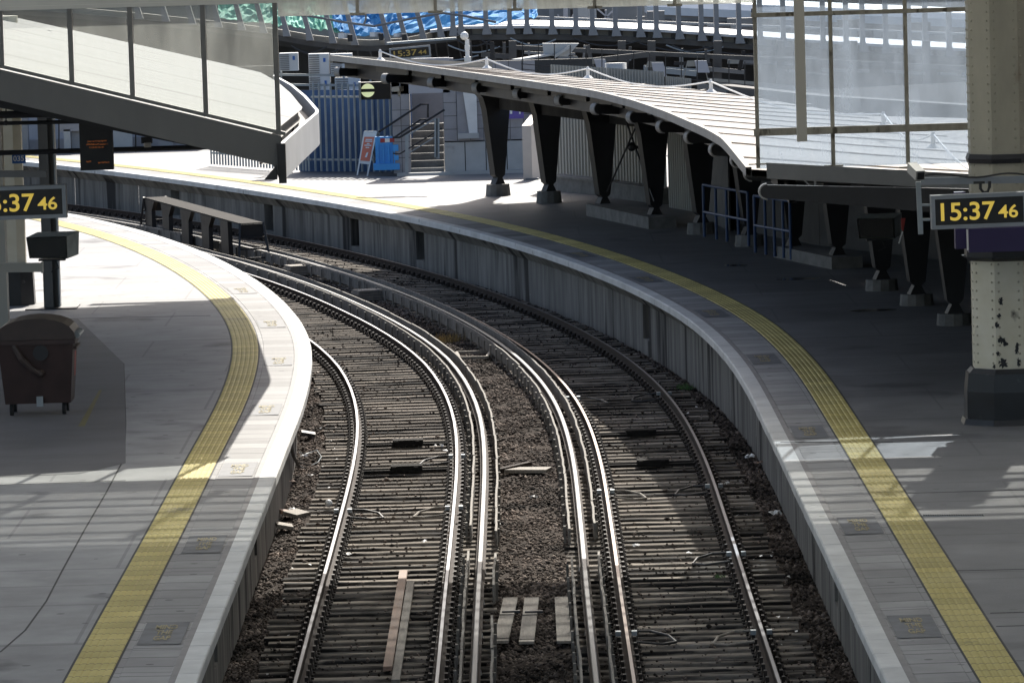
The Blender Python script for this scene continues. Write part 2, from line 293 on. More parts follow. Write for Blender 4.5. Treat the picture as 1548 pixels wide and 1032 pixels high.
def text_part(name, body, size, m, parent, origin, xdir, updir, depth=.01, bold=0., sx=1., align='CENTER', fit=None):
    cu = bpy.data.curves.new(name, 'FONT'); cu.body = body; cu.size = size; cu.extrude = depth; cu.offset = bold; cu.align_x = align; cu.align_y = 'CENTER'; cu.space_line = .85
    t = bpy.data.objects.new(name, cu); me = bpy.data.meshes.new_from_object(t); bpy.data.objects.remove(t)
    x = Vector(xdir).normalized(); u = Vector(updir).normalized(); z = x.cross(u)
    if fit:
        c = np.array([v.co[:] for v in me.vertices]); lo, hi_ = c.min(0), c.max(0)
        me.transform(Matrix.Translation(-Vector(((lo[0]+hi_[0])/2, (lo[1]+hi_[1])/2, 0)))); me.transform(Matrix.Diagonal((fit[0]/(hi_[0]-lo[0]), fit[1]/(hi_[1]-lo[1]), 1, 1)))
    MM = Matrix(((x.x*sx, u.x, z.x, 0), (x.y*sx, u.y, z.y, 0), (x.z*sx, u.z, z.z, 0), (0, 0, 0, 1)))
    me.transform(MM); me.transform(Matrix.Translation(Vector(origin)-parent.location))
    me.materials.clear(); me.materials.append(M[m]); me.polygons.foreach_set("material_index", [0]*len(me.polygons))
    o = bpy.data.objects.new(name, me); COL.objects.link(o); o.parent = parent; return o

# ------------------------------------------------------------ alignments
YK = np.arange(50, 155, 4.)
T_R2 = [2.67, 2.68, 2.69, 2.7, 2.72, 2.73, 2.74, 2.71, 2.63, 2.46, 2.18, 1.79, 1.28, .67, -.06, -.9, -1.86, -2.92, -4.11, -5.4, -6.82, -8.37, -10.07, -11.95, -14.05, -16.38, -18.99]
T_L2 = [-.92, -.9, -.89, -.88, -.86, -.85, -.84, -.86, -.93, -1.09, -1.35, -1.73, -2.23, -2.87, -3.64]
T_PR = [3.31, 3.32, 3.33, 3.33, 3.34, 3.34, 3.34, 3.31, 3.2, 3.0, 2.66, 2.22, 1.67, 1.03, .29, -.55, -1.52, -2.62, -3.85, -5.19, -6.64, -8.18, -9.82, -11.58, -13.49, -15.55, -17.78]
T_PL = [-3.02, -3.01, -3.0, -2.99, -2.99, -2.98, -2.97, -3.01, -3.11, -3.31, -3.65, -4.1, -4.66, -5.32, -6.09, -6.98, -8.02, -9.25, -10.6, -12.0, -13.4, -14.9, -16.5, -18.2, -20.1, -22.2, -24.5]
def mk(T, Yk=YK):
    # dense smooth curve (Catmull-Rom), straight before the first knot
    Y = []; X = []; n = len(T)
    for i in range(n-1):
        p0 = T[max(i-1, 0)] if i > 0 else 2*T[0]-T[1]; p1, p2 = T[i], T[i+1]; p3 = T[i+2] if i+2 < n else 2*T[-1]-T[-2]
        for k in range(4):
            t = k/4; Y.append(Yk[i]+4*t); X.append(.5*((2*p1)+(-p0+p2)*t+(2*p0-5*p1+4*p2-p3)*t*t+(-p0+3*p1-3*p2+p3)*t**3))
    Y.append(Yk[n-1]); X.append(T[-1]); Y = np.array(Y); X = np.array(X)
    k = np.ones(5)/5; Xs = X.copy(); Xs[2:-2] = np.convolve(X, k, 'valid'); Xs[:2] = X[:2]
    Y = np.concatenate([[30.], Y]); Xs = np.concatenate([[Xs[0]-(Xs[1]-Xs[0])*20*0], Xs])
    return Y, Xs
class Crv:
    def __init__(s, Y, X):
        s.P = np.c_[X, Y]; d = np.hypot(*np.diff(s.P, axis=0).T); s.s = np.r_[0, np.cumsum(d)]; s.L = s.s[-1]
        S = np.arange(0, s.L, .5); s.P = np.c_[np.interp(S, s.s, s.P[:, 0]), np.interp(S, s.s, s.P[:, 1])]; s.s = S; s.L = S[-1]
        g = np.gradient(s.P, axis=0); g /= np.hypot(g[:, 0], g[:, 1])[:, None]
        for _ in range(3): g[1:-1] = (g[:-2]+g[1:-1]+g[2:])/3
        g /= np.hypot(g[:, 0], g[:, 1])[:, None]; s.T = g; s.N = np.c_[g[:, 1], -g[:, 0]]   # N to the right
    def at(s, t, off=0., z=0.):
        p = [np.interp(t, s.s, s.P[:, i]) for i in (0, 1)]; n = [np.interp(t, s.s, s.N[:, i]) for i in (0, 1)]
        return Vector((p[0]+n[0]*off, p[1]+n[1]*off, z))
    def ang(s, t): return math.atan2(np.interp(t, s.s, s.T[:, 1]), np.interp(t, s.s, s.T[:, 0]))-math.pi/2
    def offs(s, off): Q = s.P+s.N*off; return Crv(Q[:, 1], Q[:, 0])
    def sy(s, y): return float(np.interp(y, s.P[:, 1], s.s))
    def x(s, y): return float(np.interp(y, s.P[:, 1], s.P[:, 0]))
R2 = Crv(*mk(T_R2)); PR = Crv(*mk(T_PR)); PL = Crv(*mk(T_PL))
RC = R2.offs(-.7525)
base = R2.offs(-3.59)
yl, xl = mk(T_L2); xs = []
for yy in np.arange(30, 150, 2.):
    a = np.interp(yy, yl, xl); b = base.x(yy); w = min(1, max(0, (yy-92)/12)); xs.append(a*(1-w)+b*w)
L2 = Crv(np.arange(30, 150, 2.), np.array(xs)); LC = L2.offs(-.7525)
def zpr(y): return 1.064-.10*min(1, max(0, (y-88)/40))
def sweep(crv, prof, name, mats, parent=None, s0=0., s1=None, step=1., closed=True, mi=None, zf=None, smooth=False, kind=None):
    """prof: list of (offset, z); swept along curve"""
    s1 = crv.L if s1 is None else s1; n = max(2, int((s1-s0)/step)+1); S = np.linspace(s0, s1, n); mb = MB(); k = len(prof); V = []
    for t in S:
        for (o, z) in prof:
            p = crv.at(t, o, z)
            if zf: p.z += zf(p.y)
            V.append(p)
    F = []; Mi = []
    kk = k if closed else k-1
    for i in range(n-1):
        for j in range(kk):
            j2 = (j+1) % k; F.append((i*k+j, i*k+j2, (i+1)*k+j2, (i+1)*k+j)); Mi.append(mi[j] if mi else 0)
    mb.v = V; mb.f = F; mb.m = Mi; dist = [float(t) for t in S for _ in range(k)]; lat = [float(abs(o_)) for t in S for (o_, z_) in prof]
    if closed: mb.f += [list(range(k)), list(range((n-1)*k, n*k))[::-1]]; mb.m += [0, 0]
    ob = mb.build(name, mats, parent, smooth)
    at_ = ob.data.attributes.new("dist", 'FLOAT', 'POINT'); at_.data.foreach_set("value", dist)
    return ob

# ------------------------------------------------------------ ground and track bed
g = MB().add([(-600, -200, -.9), (600, -200, -.9), (600, 900, -.9), (-600, 900, -.9)], [(0, 1, 2, 3)]).build("ground", 'asphalt'); tag(g, kind='structure')
def bed_z(u): # u 0..1 across from PL to PR
    return -.25
mb = MB(); nu = 60; SY = np.arange(34, 150, .35); V = []
for yy in SY:
    xa = PL.x(yy)-.5; xb = PR.x(yy)+.5
    for k in range(nu+1):
        x = xa+(xb-xa)*k/nu; cxm = (RC.x(yy)+LC.x(yy))/2; dd = min(abs(x-RC.x(yy)), abs(x-LC.x(yy)))
        z = -.215+.035*max(0, 1-abs(x-cxm)/.7)-(.045 if dd < 1.25 else 0)
        if dd > 1.3 and (x < LC.x(yy) or x > RC.x(yy)): z += -.10*min(1, (dd-1.3)/.6)
        V.append((x, yy, z+.025*(math.sin(x*7.1+yy*3.3)*math.sin(yy*5.7+x*2.1))+random.uniform(-.012, .012)))
mb.v = V; n1 = nu+1
mb.f = [(i*n1+j, i*n1+j+1, (i+1)*n1+j+1, (i+1)*n1+j) for i in range(len(SY)-1) for j in range(nu)]; mb.m = [0]*len(mb.f)
tag(mb.build("track_bed", 'bed', smooth=True), kind='structure')

# loose ballast stones
def stones(n, ylo, yhi, smin, smax, bias=1.):
    base_v = np.array([(1, 0, 0), (0, 1, 0), (-1, 0, 0), (0, -1, 0), (0, 0, 1), (0, 0, -1)], float)
    fc = np.array([(0, 1, 4), (1, 2, 4), (2, 3, 4), (3, 0, 4), (1, 0, 5), (2, 1, 5), (3, 2, 5), (0, 3, 5)])
    u = rng.random(n); y = ylo+(yhi-ylo)*rng.random(n)**bias
    xa = np.interp(y, PL.P[:, 1], PL.P[:, 0]); xb = np.interp(y, PR.P[:, 1], PR.P[:, 0]); x = xa-.32+(xb-xa+.64)*u
    rc = np.interp(y, RC.P[:, 1], RC.P[:, 0]); lc = np.interp(y, LC.P[:, 1], LC.P[:, 0])
    dr = np.abs(x-rc); dl = np.abs(x-lc); d = np.minimum(dr, dl)
    six = (x > lc)&(x < rc)&(d > 1.3)
    keep = (d > 1.28)|(rng.random(n) < .45+.55*(np.sin(x*1.7+y*.55)*np.sin(y*.83-x) > .45))
    x, y, d, six, lc_, rc_ = x[keep], y[keep], d[keep], six[keep], lc[keep], rc[keep]; n = len(x)
    cxm = (lc_+rc_)/2; z = -.205+.035*np.clip(1-np.abs(x-cxm)/.7, 0, 1)
    out = (d > 1.3)&~six; z = np.where(out, z-.10*np.clip((d-1.3)/.6, 0, 1), z)
    z = np.where(d < 1.28, np.where(rng.random(n) < .10, -.155, -.245), z)
    s = smin+(smax-smin)*rng.random(n)**1.6; s = np.where(d < 1.28, s*.8, s)
    V = base_v[None]*(.6+.8*rng.random((n, 6, 1)))*s[:, None, None]*np.array([1, 1, .7])
    a = rng.random(n)*6.283; ca, sa = np.cos(a), np.sin(a); tl = rng.normal(0, .5, n)
    X = V[:, :, 0]; Y = V[:, :, 1]; Z = V[:, :, 2]; Z, X = Z*np.cos(tl)[:, None]-X*np.sin(tl)[:, None], X*np.cos(tl)[:, None]+Z*np.sin(tl)[:, None]
    VX = X*ca[:, None]-Y*sa[:, None]+x[:, None]; VY = X*sa[:, None]+Y*ca[:, None]+y[:, None]; VZ = Z+(z+s*.15)[:, None]
    V = np.stack([VX, VY, VZ], -1).reshape(-1, 3); Fm = (fc[None]+6*np.arange(n)[:, None, None]).reshape(-1, 3)
    me = bpy.data.meshes.new("loose_ballast"); me.vertices.add(len(V)); me.vertices.foreach_set("co", V.ravel())
    me.loops.add(Fm.size); me.loops.foreach_set("vertex_index", Fm.ravel().astype(np.int32)); me.polygons.add(len(Fm))
    me.polygons.foreach_set("loop_start", np.arange(0, Fm.size, 3, dtype=np.int32)); me.polygons.foreach_set("loop_total", np.full(len(Fm), 3, dtype=np.int32))
    me.update(calc_edges=True); me.materials.append(M['stone']); o = bpy.data.objects.new("loose_ballast", me); COL.objects.link(o); return o
st = stones(180000, 50, 135, .012, .034, 1.25)
st2 = stones(11000, 50, 125, .03, .055, 1.0); tag(st2, 'larger dark stones strewn among the finer track ballast', 'ballast', kind='stuff')
tag(st, "dark brown crushed stone ballast lying between and around the curved tracks", "ballast", kind='stuff')

# ------------------------------------------------------------ tracks
def rail_profile(w=.024, hb=.0, ht=.0): 
    return [(-.07, -.159), (.07, -.159), (.07, -.148), (.012, -.13), (.012, -.045), (w, -.035), (w, -.004), (w-.006, 0), (-w+.006, 0), (-w, -.004), (-w, -.035), (-.012, -.045), (-.012, -.13), (-.07, -.148)]
slp_meshes = []
def sleeper_mesh(seed):
    r = random.Random(seed); mb = MB(); n = 8; P = []
    for i in range(n+1):
        x = -1.3+2.6*i/n
        w = .098+r.uniform(-.007, .007); z = -.165+r.uniform(-.005, .004)
        P += [(x, -w, -.30), (x, w, -.30), (x, w, z-.012), (x, w-.012, z), (x, -w+.012, z), (x, -w, z-.012)]
    F = [(i*6+j, i*6+(j+1) % 6, (i+1)*6+(j+1) % 6, (i+1)*6+j) for i in range(n) for j in range(6)]+[tuple(range(6))[::-1], tuple(n*6+j for j in range(6))]
    mb.v = P; mb.f = [f[::-1] for f in F]; mb.m = [0]*len(F)
    me = bpy.data.meshes.new("sleeper"); me.from_pydata(mb.v, [], mb.f); me.materials.append(M['sleeper']); me.update(); return me
slp_meshes = [sleeper_mesh(k) for k in range(5)]
def track(C, label, side, sp=.463, heads=('steel', 'steel')):
    root = thing("railway_track", C.at(C.sy(50), 0, -.3), label, "railway track", "curved railway tracks")
    for k, off in enumerate((-.7525, .7525)):
        sweep(C, [(off+o, z) for o, z in rail_profile()], "rail", ['rust', heads[k]], root, step=.5, s1=C.sy(147), mi=[0, 0, 0, 0, 0, 0, 0, 1, 0, 0, 0, 0, 0, 0])
    S = np.arange(6, C.sy(146), sp); st_i = int(np.searchsorted(S, C.sy(51.5))); chairs = MB(); rest = MB(); nn = 0
    for i, s in enumerate(S):
        ds = random.uniform(-.015, .015); a = C.ang(s)+random.uniform(-.008, .008); c = C.at(s+ds, random.uniform(-.05, .05)+side*.04, random.uniform(-.006, .004))
        if st_i <= i < st_i+100:
            o = bpy.data.objects.new("sleeper", slp_meshes[random.randrange(5)]); COL.objects.link(o); o.parent = root
            o.location = c-root.location; o.rotation_euler = (0, 0, a+(math.pi if random.random() < .5 else 0))
        else:
            rest.box((c.x, c.y, c.z-.23), (2.6, .23, .13), a)
        if i >= st_i-3:
            for off in (-.7525, .7525):
                p = C.at(s+ds, off, 0); 
                chairs.box((p.x, p.y, -.152), (.30, .16, .02), a)
                for sg in (-1, 1):
                    q = C.at(s+ds, off+sg*.085, 0); chairs.box((q.x, q.y, -.105), (.035, .10, .07), a)
                    q = C.at(s+ds, off+sg*.125, 0); chairs.tube([C.at(s+ds-.055, off+sg*.13, -.125), C.at(s+ds, off+sg*.118, -.085), C.at(s+ds+.055, off+sg*.13, -.125)], .016, 5)
                    q = C.at(s+ds, off+sg*.14, 0); chairs.tube([(q.x, q.y, -.15), (q.x, q.y, -.115)], .016, 5)
    tag(rest.build("sleeper", 'sleeper', root), kind='stuff'); tag(chairs.build("rail_chair", 'chair', root), kind='stuff')
    return root
track(LC, "left railway track curving away beside the sunlit platform edge", 1)
track(RC, "right railway track curving away under the shaded platform wall", -1, heads=('copper', 'steel'))

# conductor rails with guard boards
def conductor(C, off, label, s_a, s_b, gaps, seed):
    r = random.Random(seed); root = thing("conductor_rail", C.at(s_a, off, -.16), label, "conductor rail", "electric conductor rails between the tracks")
    w = .032
    sweep(C, [(off-.06, -.02), (off+.06, -.02), (off+.06, -.01), (off+.012, .0), (off+.012, .03), (off+w, .04), (off+w, .072), (off+w-.01, .08), (off-w+.01, .08), (off-w, .072), (off-w, .04), (off-.012, .03), (off-.012, 0), (off-.06, -.01)],
          "rail", ['rust', 'cond'], root, s0=s_a, s1=s_b, step=.5, mi=[0, 0, 0, 0, 0, 0, 1, 1, 1, 0, 0, 0, 0, 0])
    s = s_a+12
    while s < s_b-4: p = C.at(s, off, 0); ins = MB(); ins.octa(p.x, p.y, -.165, -.03, .07, .045); s += 2.78; ins.build("insulator", 'whitep', root)
    nb = 0
    for sg in (-1, 1):
        s = s_a+r.uniform(0, 1)
        while s < s_b-2:
            l = r.uniform(2.2, 3.4)
            if not any(a < C.at(s, 0).y < b for a, b in gaps) and nb < 100:
                n = 4; pts = [C.at(s+l*i/n-.0, off+sg*(.165+r.uniform(-.008, .008)), 0) for i in range(n+1)]; mb = MB(); zt = .105+r.uniform(-.012, .012); zb = -.11
                V = []
                for i, p in enumerate(pts):
                    nn = C.at(s+l*i/n, off+sg*.165+.028, 0)-C.at(s+l*i/n, off+sg*.165, 0)
                    for (k, z) in ((0, zb), (1, zb), (1, zt), (0, zt)): V.append((p.x+nn.x*k, p.y+nn.y*k, z))
                F = [(i*4+j, i*4+(j+1) % 4, (i+1)*4+(j+1) % 4, (i+1)*4+j) for i in range(n) for j in range(4)]+[(0, 3, 2, 1), (n*4, n*4+1, n*4+2, n*4+3)]
                mb.v = V; mb.f = [f for f in F]; mb.m = [0]*len(F)
                # battens on the board's outer face
                for q in (.15, .5, .85):
                    p = C.at(s+l*q, off+sg*(.165+.045), 0); mb.box((p.x, p.y, -.03), (.03, .07, .22), C.ang(s+l*q))
                mb.build("guard_board", 'board', root); nb += 1
            s += l+.02
    return root
conductor(L2, .40, "left conductor rail with grey guard boards beside the left track", 12, L2.sy(140), [(64.3, 66), (57.5, 59.6)], 1)
conductor(R2, -1.505-.40, "right conductor rail with grey guard boards beside the copper-toned rail", 12, R2.sy(140), [(63.6, 65)], 2)

# ------------------------------------------------------------ platforms
def platform(C, sg, zf, name, inner, ylim, pats):
    root = thing(name, C.at(C.sy(60), sg*2, 1.0), kind='structure')
    z0 = 0.
    # slab body (one sheet + front wall); profile outwards from the edge
    def pr(o, z): return (sg*o, z)
    s1 = C.sy(ylim)
    body = sweep(C, [pr(1.27, z0), pr(inner, z0)], "paving_surface", pats, root, step=1., s0=2, s1=s1, closed=False, zf=zf)
    sweep(C, [pr(.205, z0), pr(.27, z0)], "brown_edging", 'edging', root, s0=2, s1=s1, closed=False, zf=zf)
    sweep(C, [pr(.27, z0), pr(.285, z0-.006), pr(.285, z0-.006), pr(.75, z0)], "edge_pavers", 'pavers', root, s0=2, s1=s1, closed=False, zf=zf)
    sweep(C, [pr(.75, z0), pr(.758, z0-.006), pr(.758, z0-.006), pr(.825, z0)], "thin_edging", 'galv' if False else 'pavers', root, s0=2, s1=s1, closed=False, zf=zf)
    sweep(C, [pr(.818, z0+.001), pr(1.272, z0+.001)], "joint_strip", 'joint', root, s0=2, s1=s1, closed=False, zf=zf)
    # tactile paving: flat-topped ribs
    prof = []; w0, w1, nr = .838, 1.255, 6
    for k in range(nr):
        a = w0+(w1-w0)*k/nr; b = w0+(w1-w0)*(k+1)/nr; q = b-a
        prof += [pr(a+q*.06, z0+.006), pr(a+q*.2, z0+.013), pr(a+q*.72, z0+.013), pr(a+q*.86, z0+.006)]
    prof = [pr(w0, z0-.01)]+prof+[pr(w1, z0-.01)]
    tp = sweep(C, prof, "tactile_paving", 'tactile', root, s0=2, s1=s1, closed=False, zf=zf, step=.8)
    # coping stones with individual joints
    mb = MB(); s = 4.
    while s < s1:
        l = .9; j = random.uniform(-.003, .003)
        V = []
        for t in (s+.009, s+l-.009):
            for (o, z) in ((0+j, -.015), (.012+j, .0), (.205, 0), (.205, -.12), (.0+j, -.12)):
                p = C.at(t, sg*o, z); p.z += zf(p.y); V.append(p)
        F = [(i, (i+1) % 5, 5+(i+1) % 5, 5+i) for i in range(5)]+[(0, 1, 2, 3, 4), (9, 8, 7, 6, 5)]
        mb.add(V, F); s += l
    mb.build("coping_stones", 'coping', root)
    return root
pl = platform(PL, -1, lambda y: 1.064, "left_platform", 16, 146, 'paving')
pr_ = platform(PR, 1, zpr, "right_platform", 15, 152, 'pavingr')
# retaining walls under the copings
def wall(C, sg, zf, parent, recesses, s0, s1):
    mb = MB(); S = list(np.arange(s0, s1, 1.)); rec = sorted(recesses)
    br = sorted(set(S+[a for a, b in rec]+[b for a, b in rec]))
    def strip(a, b, prof, mi):
        n = len(prof); V = []
        for t in (a, b):
            for (o, z) in prof:
                p = C.at(t, sg*o, z); p.z += zf(p.y); V.append(p)
        mb.add(V, [(i, i+1, n+i+1, n+i) for i in range(n-1)], mi)
    for a, b in zip(br[:-1], br[1:]):
        mid = (a+b)/2; inr = any(x <= mid <= y for x, y in rec)
        strip(a, b, [(.02, -.12), (.10, -.13), (.26, -.34)], 0)
        if not inr:
            k = int(mid/2.4) % 2*.004
            strip(a, b, [(.26, -.34), (.27+k, -.35), (.27+k, -1.064-.35)], 0)
            if int(a/2.4) != int(b/2.4) and b-a > .01:
                t = (int(b/2.4))*2.4; strip(t-.006, t+.006, [(.255, -.36), (.255, -1.4)], 1)
        else:
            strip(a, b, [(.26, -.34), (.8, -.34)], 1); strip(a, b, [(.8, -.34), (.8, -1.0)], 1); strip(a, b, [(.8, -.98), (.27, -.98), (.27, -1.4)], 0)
    for x, y in rec:
        for t in (x, y):
            V = [C.at(t, sg*o, 0) for o in (.27, .8)]; 
            mb.add([(V[0].x, V[0].y, zf(V[0].y)-.34), (V[1].x, V[1].y, zf(V[1].y)-.34), (V[1].x, V[1].y, zf(V[0].y)-1.0), (V[0].x, V[0].y, zf(V[0].y)-1.0)], [(0, 1, 2, 3)], 0)
    mb.v = [(v[0], v[1], v[2]) for v in mb.v]
    return mb.build("platform_wall", ['wallc', 'dark'], parent)
recR = []
for px, py in ((163, 272), (312, 291), (457, 312), (562, 331), (939, 437), (1232, 800), (1305, 955)):
    q = G(px, py, 1.0); t = float(PR.s[np.argmin(np.hypot(PR.P[:, 0]-q.x, PR.P[:, 1]-q.y))]); recR.append((t-.25, t+.45))
wall(PR, 1, zpr, pr_, recR, 4, PR.sy(150))
wall(PL, -1, lambda y: 1.064, pl, [(PL.sy(56), PL.sy(56.6)), (PL.sy(65), PL.sy(65.6))], 4, PL.sy(145))
# faded safety mats on the pavers
def marks(C, sg, pts, parent, zf):
    for (px, py) in pts:
        q = G(px, py); dd = np.hypot(C.P[:, 0]-q.x, C.P[:, 1]-q.y); t = float(C.s[np.argmin(dd)]); a = C.ang(t)
        l = 1.55; mb = MB(); V = []
        for u in (-l/2, 0, l/2):
            for o in (.30, .735): p = C.at(t+u, sg*o, 0); p.z = zf(p.y)+.004; V.append(p)
        mb.add(V, [(0, 1, 3, 2), (2, 3, 5, 4)]); m_ = mb.build("safety_marking", 'mark', parent)
        c = C.at(t, sg*.515, 0); c.z = zf(c.y)+.0085
        x = Vector((math.cos(a), math.sin(a), 0)); y = Vector((-math.sin(a), math.cos(a), 0))
        cu = bpy.data.curves.new("t", 'FONT'); cu.body = "MIND\nTHE\nGAP"; cu.size = .42; cu.extrude = .0005; cu.align_x = 'CENTER'; cu.align_y = 'CENTER'; cu.space_line = .95; cu.offset = .012
        tt = bpy.data.objects.new("t", cu); me = bpy.data.meshes.new_from_object(tt); bpy.data.objects.remove(tt)
        me.transform(Matrix.Diagonal((.21, .95, 1, 1))); s_ = sg
        me.transform(Matrix(((x.x, y.x, 0, 0), (x.y, y.y, 0, 0), (0, 0, 1, 0), (0, 0, 0, 1)))); me.transform(Matrix.Translation(c-parent.location))
        me.materials.clear(); me.materials.append(M['markt']); o = bpy.data.objects.new("lettering", me); COL.objects.link(o)
        m_.location = (0, 0, 0); o.parent = m_
marks(PL, -1, [(245, 955), (303, 823), (357, 710), (398, 617), (420, 545), (413, 489), (375, 440)], pl, lambda y: 1.064)
marks(PR, 1, [(1385, 945), (1301, 797), (1217, 650), (1156, 542), (1076, 475), (983, 420), (880, 383)], pr_, zpr)
# darker asphalt area, drain, puddles
ap = [G(-160, 480), G(118, 482), G(187, 549), G(190, 640), G(190, 700), G(120, 716), G(-200, 730)]
mb = MB().add([(p.x, p.y, 1.068) for p in ap], [tuple(range(len(ap)))[::-1]]); mb.build("asphalt_patch", 'asphalt', pl)
mb = MB()
ln = [G(150, 590), G(154, 590), G(128, 645), G(118, 645)]
MB().add([(p.x, p.y, 1.072) for p in ln], [(0, 1, 2, 3)]).build("faded_yellow_line", mat("old_line", (.17, .15, .06), .8), pl)
for nm_, par, px_ in (("crack_line", pl, [(187, 549), (190, 640), (188, 692), (160, 745), (128, 800), (95, 860), (70, 908), (38, 952), (0, 985)]), ("bay_joint", pr_, [(1447, 862), (1620, 858)]), ("bay_joint", pr_, [(1497, 926), (1700, 920)]), ("bay_joint", pr_, [(1506, 946), (1700, 941)]), ("bay_joint", pr_, [(1372, 745), (1620, 738)]), ("bay_joint", pl, [(-80, 735), (190, 726)])):
    m = MB()
    for a, b in zip(px_[:-1], px_[1:]): m.bar(G(*a, 1.0655), G(*b, 1.0655), .018, .004)
    m.build(nm_, 'joint', par)
# linear drains across platforms
for (a, b, par) in (((1395, 779), (1487, 779), pr_), ((0, 484), (318, 477), pl), ((1180, 668), (1350, 668), pr_)):
    p, q = G(*a), G(*b); mb = MB(); wd = .16 if a[0] == 1395 else .04
    if a[0] == 1395:
        mb.bar(p+Vector((0, 0, .0)), q, wd, .008)
        n = 26
        m2 = MB()
        for i in range(n):
            c = p.lerp(q, (i+.5)/n); m2.box((c.x, c.y, 1.0705), (.02, .11, .003))
        mb.build("drain_frame", 'galv', par); m2.build("drain_slots", 'dark', par)
    else:
        mb.bar(p, q, wd, .007); mb.build("drain_channel", 'joint', par)
for c, w, h in ((G(1205, 420), .9, .35), (G(1320, 469), .8, .3), (G(1112, 399), .5, .3)):
    mb = MB(); n = 22; V = [(c.x+w*.5*math.cos(2*math.pi*k/n)*(1+.12*math.sin(2*2*math.pi*k/n+c.x)), c.y+h*.8*math.sin(2*math.pi*k/n)*(1+.12*math.cos(3*2*math.pi*k/n)), 1.064+.004-(1.064-zpr(c.y))) for k in range(n)]
    mb.add(V, [tuple(range(n))]).build("puddle", 'wet', pr_)

# ------------------------------------------------------------ station screens
YS = 72.
hb = MB(); hb.box((-2, 72.15, 7.15), (34, .3, .70)); hb.box((-2, 71.98, 6.83), (34, .06, .05))
o = hb.build("header_beam", 'beam'); tag(o, "long pale grey header beam across the top of the view above the glazed screens", "beam")
# valance
vt = thing("glass_valance", A(780, 12, 71.8), "frosted glass strip hung on brown clips below the header beam", "glazing")
v = MB(); v.box((.18, 71.86, 6.80), (6.45, .012, .36)); v.build("glass_strip", 'glassv', vt)
for px in (540, 658, 778, 899, 1020):
    x = A(px, 10, 71.8).x; c = MB(); c.box((x, 71.82, 6.78), (.045, .05, .30)); c.box((x, 71.82, 6.622), (.20, .06, .035)); c.build("clip", 'frame', vt)
# left screen
ls = thing("glazed_screen", (-5, YS, 5), "glazed gable screen with grey bars above the left canopy", "glazed screen")
def sill(x): return 5.0+(-3.0-x)*.268
mulx = [A(p, 100, YS).x for p in (3, 108, 199, 309, 418)]
for i, x in enumerate(mulx+[-8.0, -9.0, -10.0, -11.0]):
    m = MB(); m.box((x, YS, (sill(x)+6.85)/2), (.065, .09, 6.85-sill(x))); m.build("mullion", 'frameg', ls)
gx = sorted(mulx+[-8.0, -9.0, -10.0, -11.0])
for a, b in zip(gx[:-1], gx[1:]):
    MB().prism([(a+.04, YS+.01, sill(a)), (b-.04, YS+.01, sill(b)), (b-.04, YS+.01, 6.82), (a+.04, YS+.01, 6.82)], (0, .01, 0)).build("pane", 'glass', ls)
m = MB()
for z0, z1, w in ((.0, .04, .10),): m.prism([(-11.5, YS-.06, sill(-11.5)), (-3.0, YS-.06, sill(-3.0)), (-3.0, YS-.06, sill(-3.0)+.05), (-11.5, YS-.06, sill(-11.5)+.05)], (0, .12, 0))
m.build("sill_bar", 'frameg', ls)
# right screen
rs = thing("glazed_screen", (5, YS, 5), "dirty bluish glazed screen with cream bars above the right canopy", "glazed screen")
mr_ = [A(p, 120, YS).x for p in (1143, 1257, 1370)]+[A(1370, 120, YS).x+1.02*k for k in range(1, 7)]
for x in mr_:
    m = MB(); m.box((x, YS, 5.62), (.05, .08, 2.5)); m.box((x, YS-.02, 4.43-.05*(x-3.4)), (.26, .10, .02)); m.build("mullion", 'frame', rs)
for z, h in ((6.45, .06), (4.86, .10)):
    m = MB(); m.box((mr_[0]+3.6, YS-.045, z), (7.3, .05, h)); m.build("transom", 'frame', rs)
for a, b in zip(mr_[:-1], mr_[1:]):
    for z0, z1 in ((4.36, 4.81), (4.91, 6.42), (6.48, 6.8)):
        MB().box(((a+b)/2, YS+.01, (z0+z1)/2), (b-a-.05, .012, z1-z0)).build("pane", 'glassb', rs)
hp = MB(); hp.box((A(1209.5, 100, 71.6).x, 71.55, 5.95), (.135, .12, 2.42)); tag(hp.build("hanging_post", 'beige'), "plain beige square post hanging in front of the bluish glazed screen", "post")
# upper gable glazing and shed roof (overhead, out of frame; shades the near platforms)
ug = thing("gable_glazing", (0, YS, 7.5), "tall glazed gable above the header beam", "glazing")
for i in range(-8, 9):
    MB().box((i*2.2, YS, 9.6), (.12, .14, 4.2)).build("mullion", 'frameg', ug)
for z in (8.1, 8.7, 9.5, 10.1, 10.9, 11.5, 11.95): MB().box((0, YS-.1, z), (36, .08, .14)).build("transom", 'frameg', ug)
MB().box((0, YS+.05, 9.92), (36, .012, 4.84)).build("pane", 'glassg', ug)
sr = thing("shed_roof", (0, 50, 12), "train shed roof with skylight bays over the near platforms", "roof")
y = 72.
while y > 36:
    for xa, xb in ((-18, -4.2), (4.2, 18)): MB().box(((xa+xb)/2, y-.9, 12.06), (xb-xa, 1.8, .12)).build("roof_bay", 'concdk', sr)
    MB().box((0, y-4.2, 12.0), (36, .14, .3)).build("purlin", 'concdk', sr)
    MB().box((0, y-2.6, 12.2), (36, 5.19, .012)).build("skylight", 'rooflit', sr); y -= 5.2
MB().box((16, 52, 6.5), (.3, 40, 11)).build("sky_block_wall", 'concdk', sr)  # added out of view to block low sky light from the right

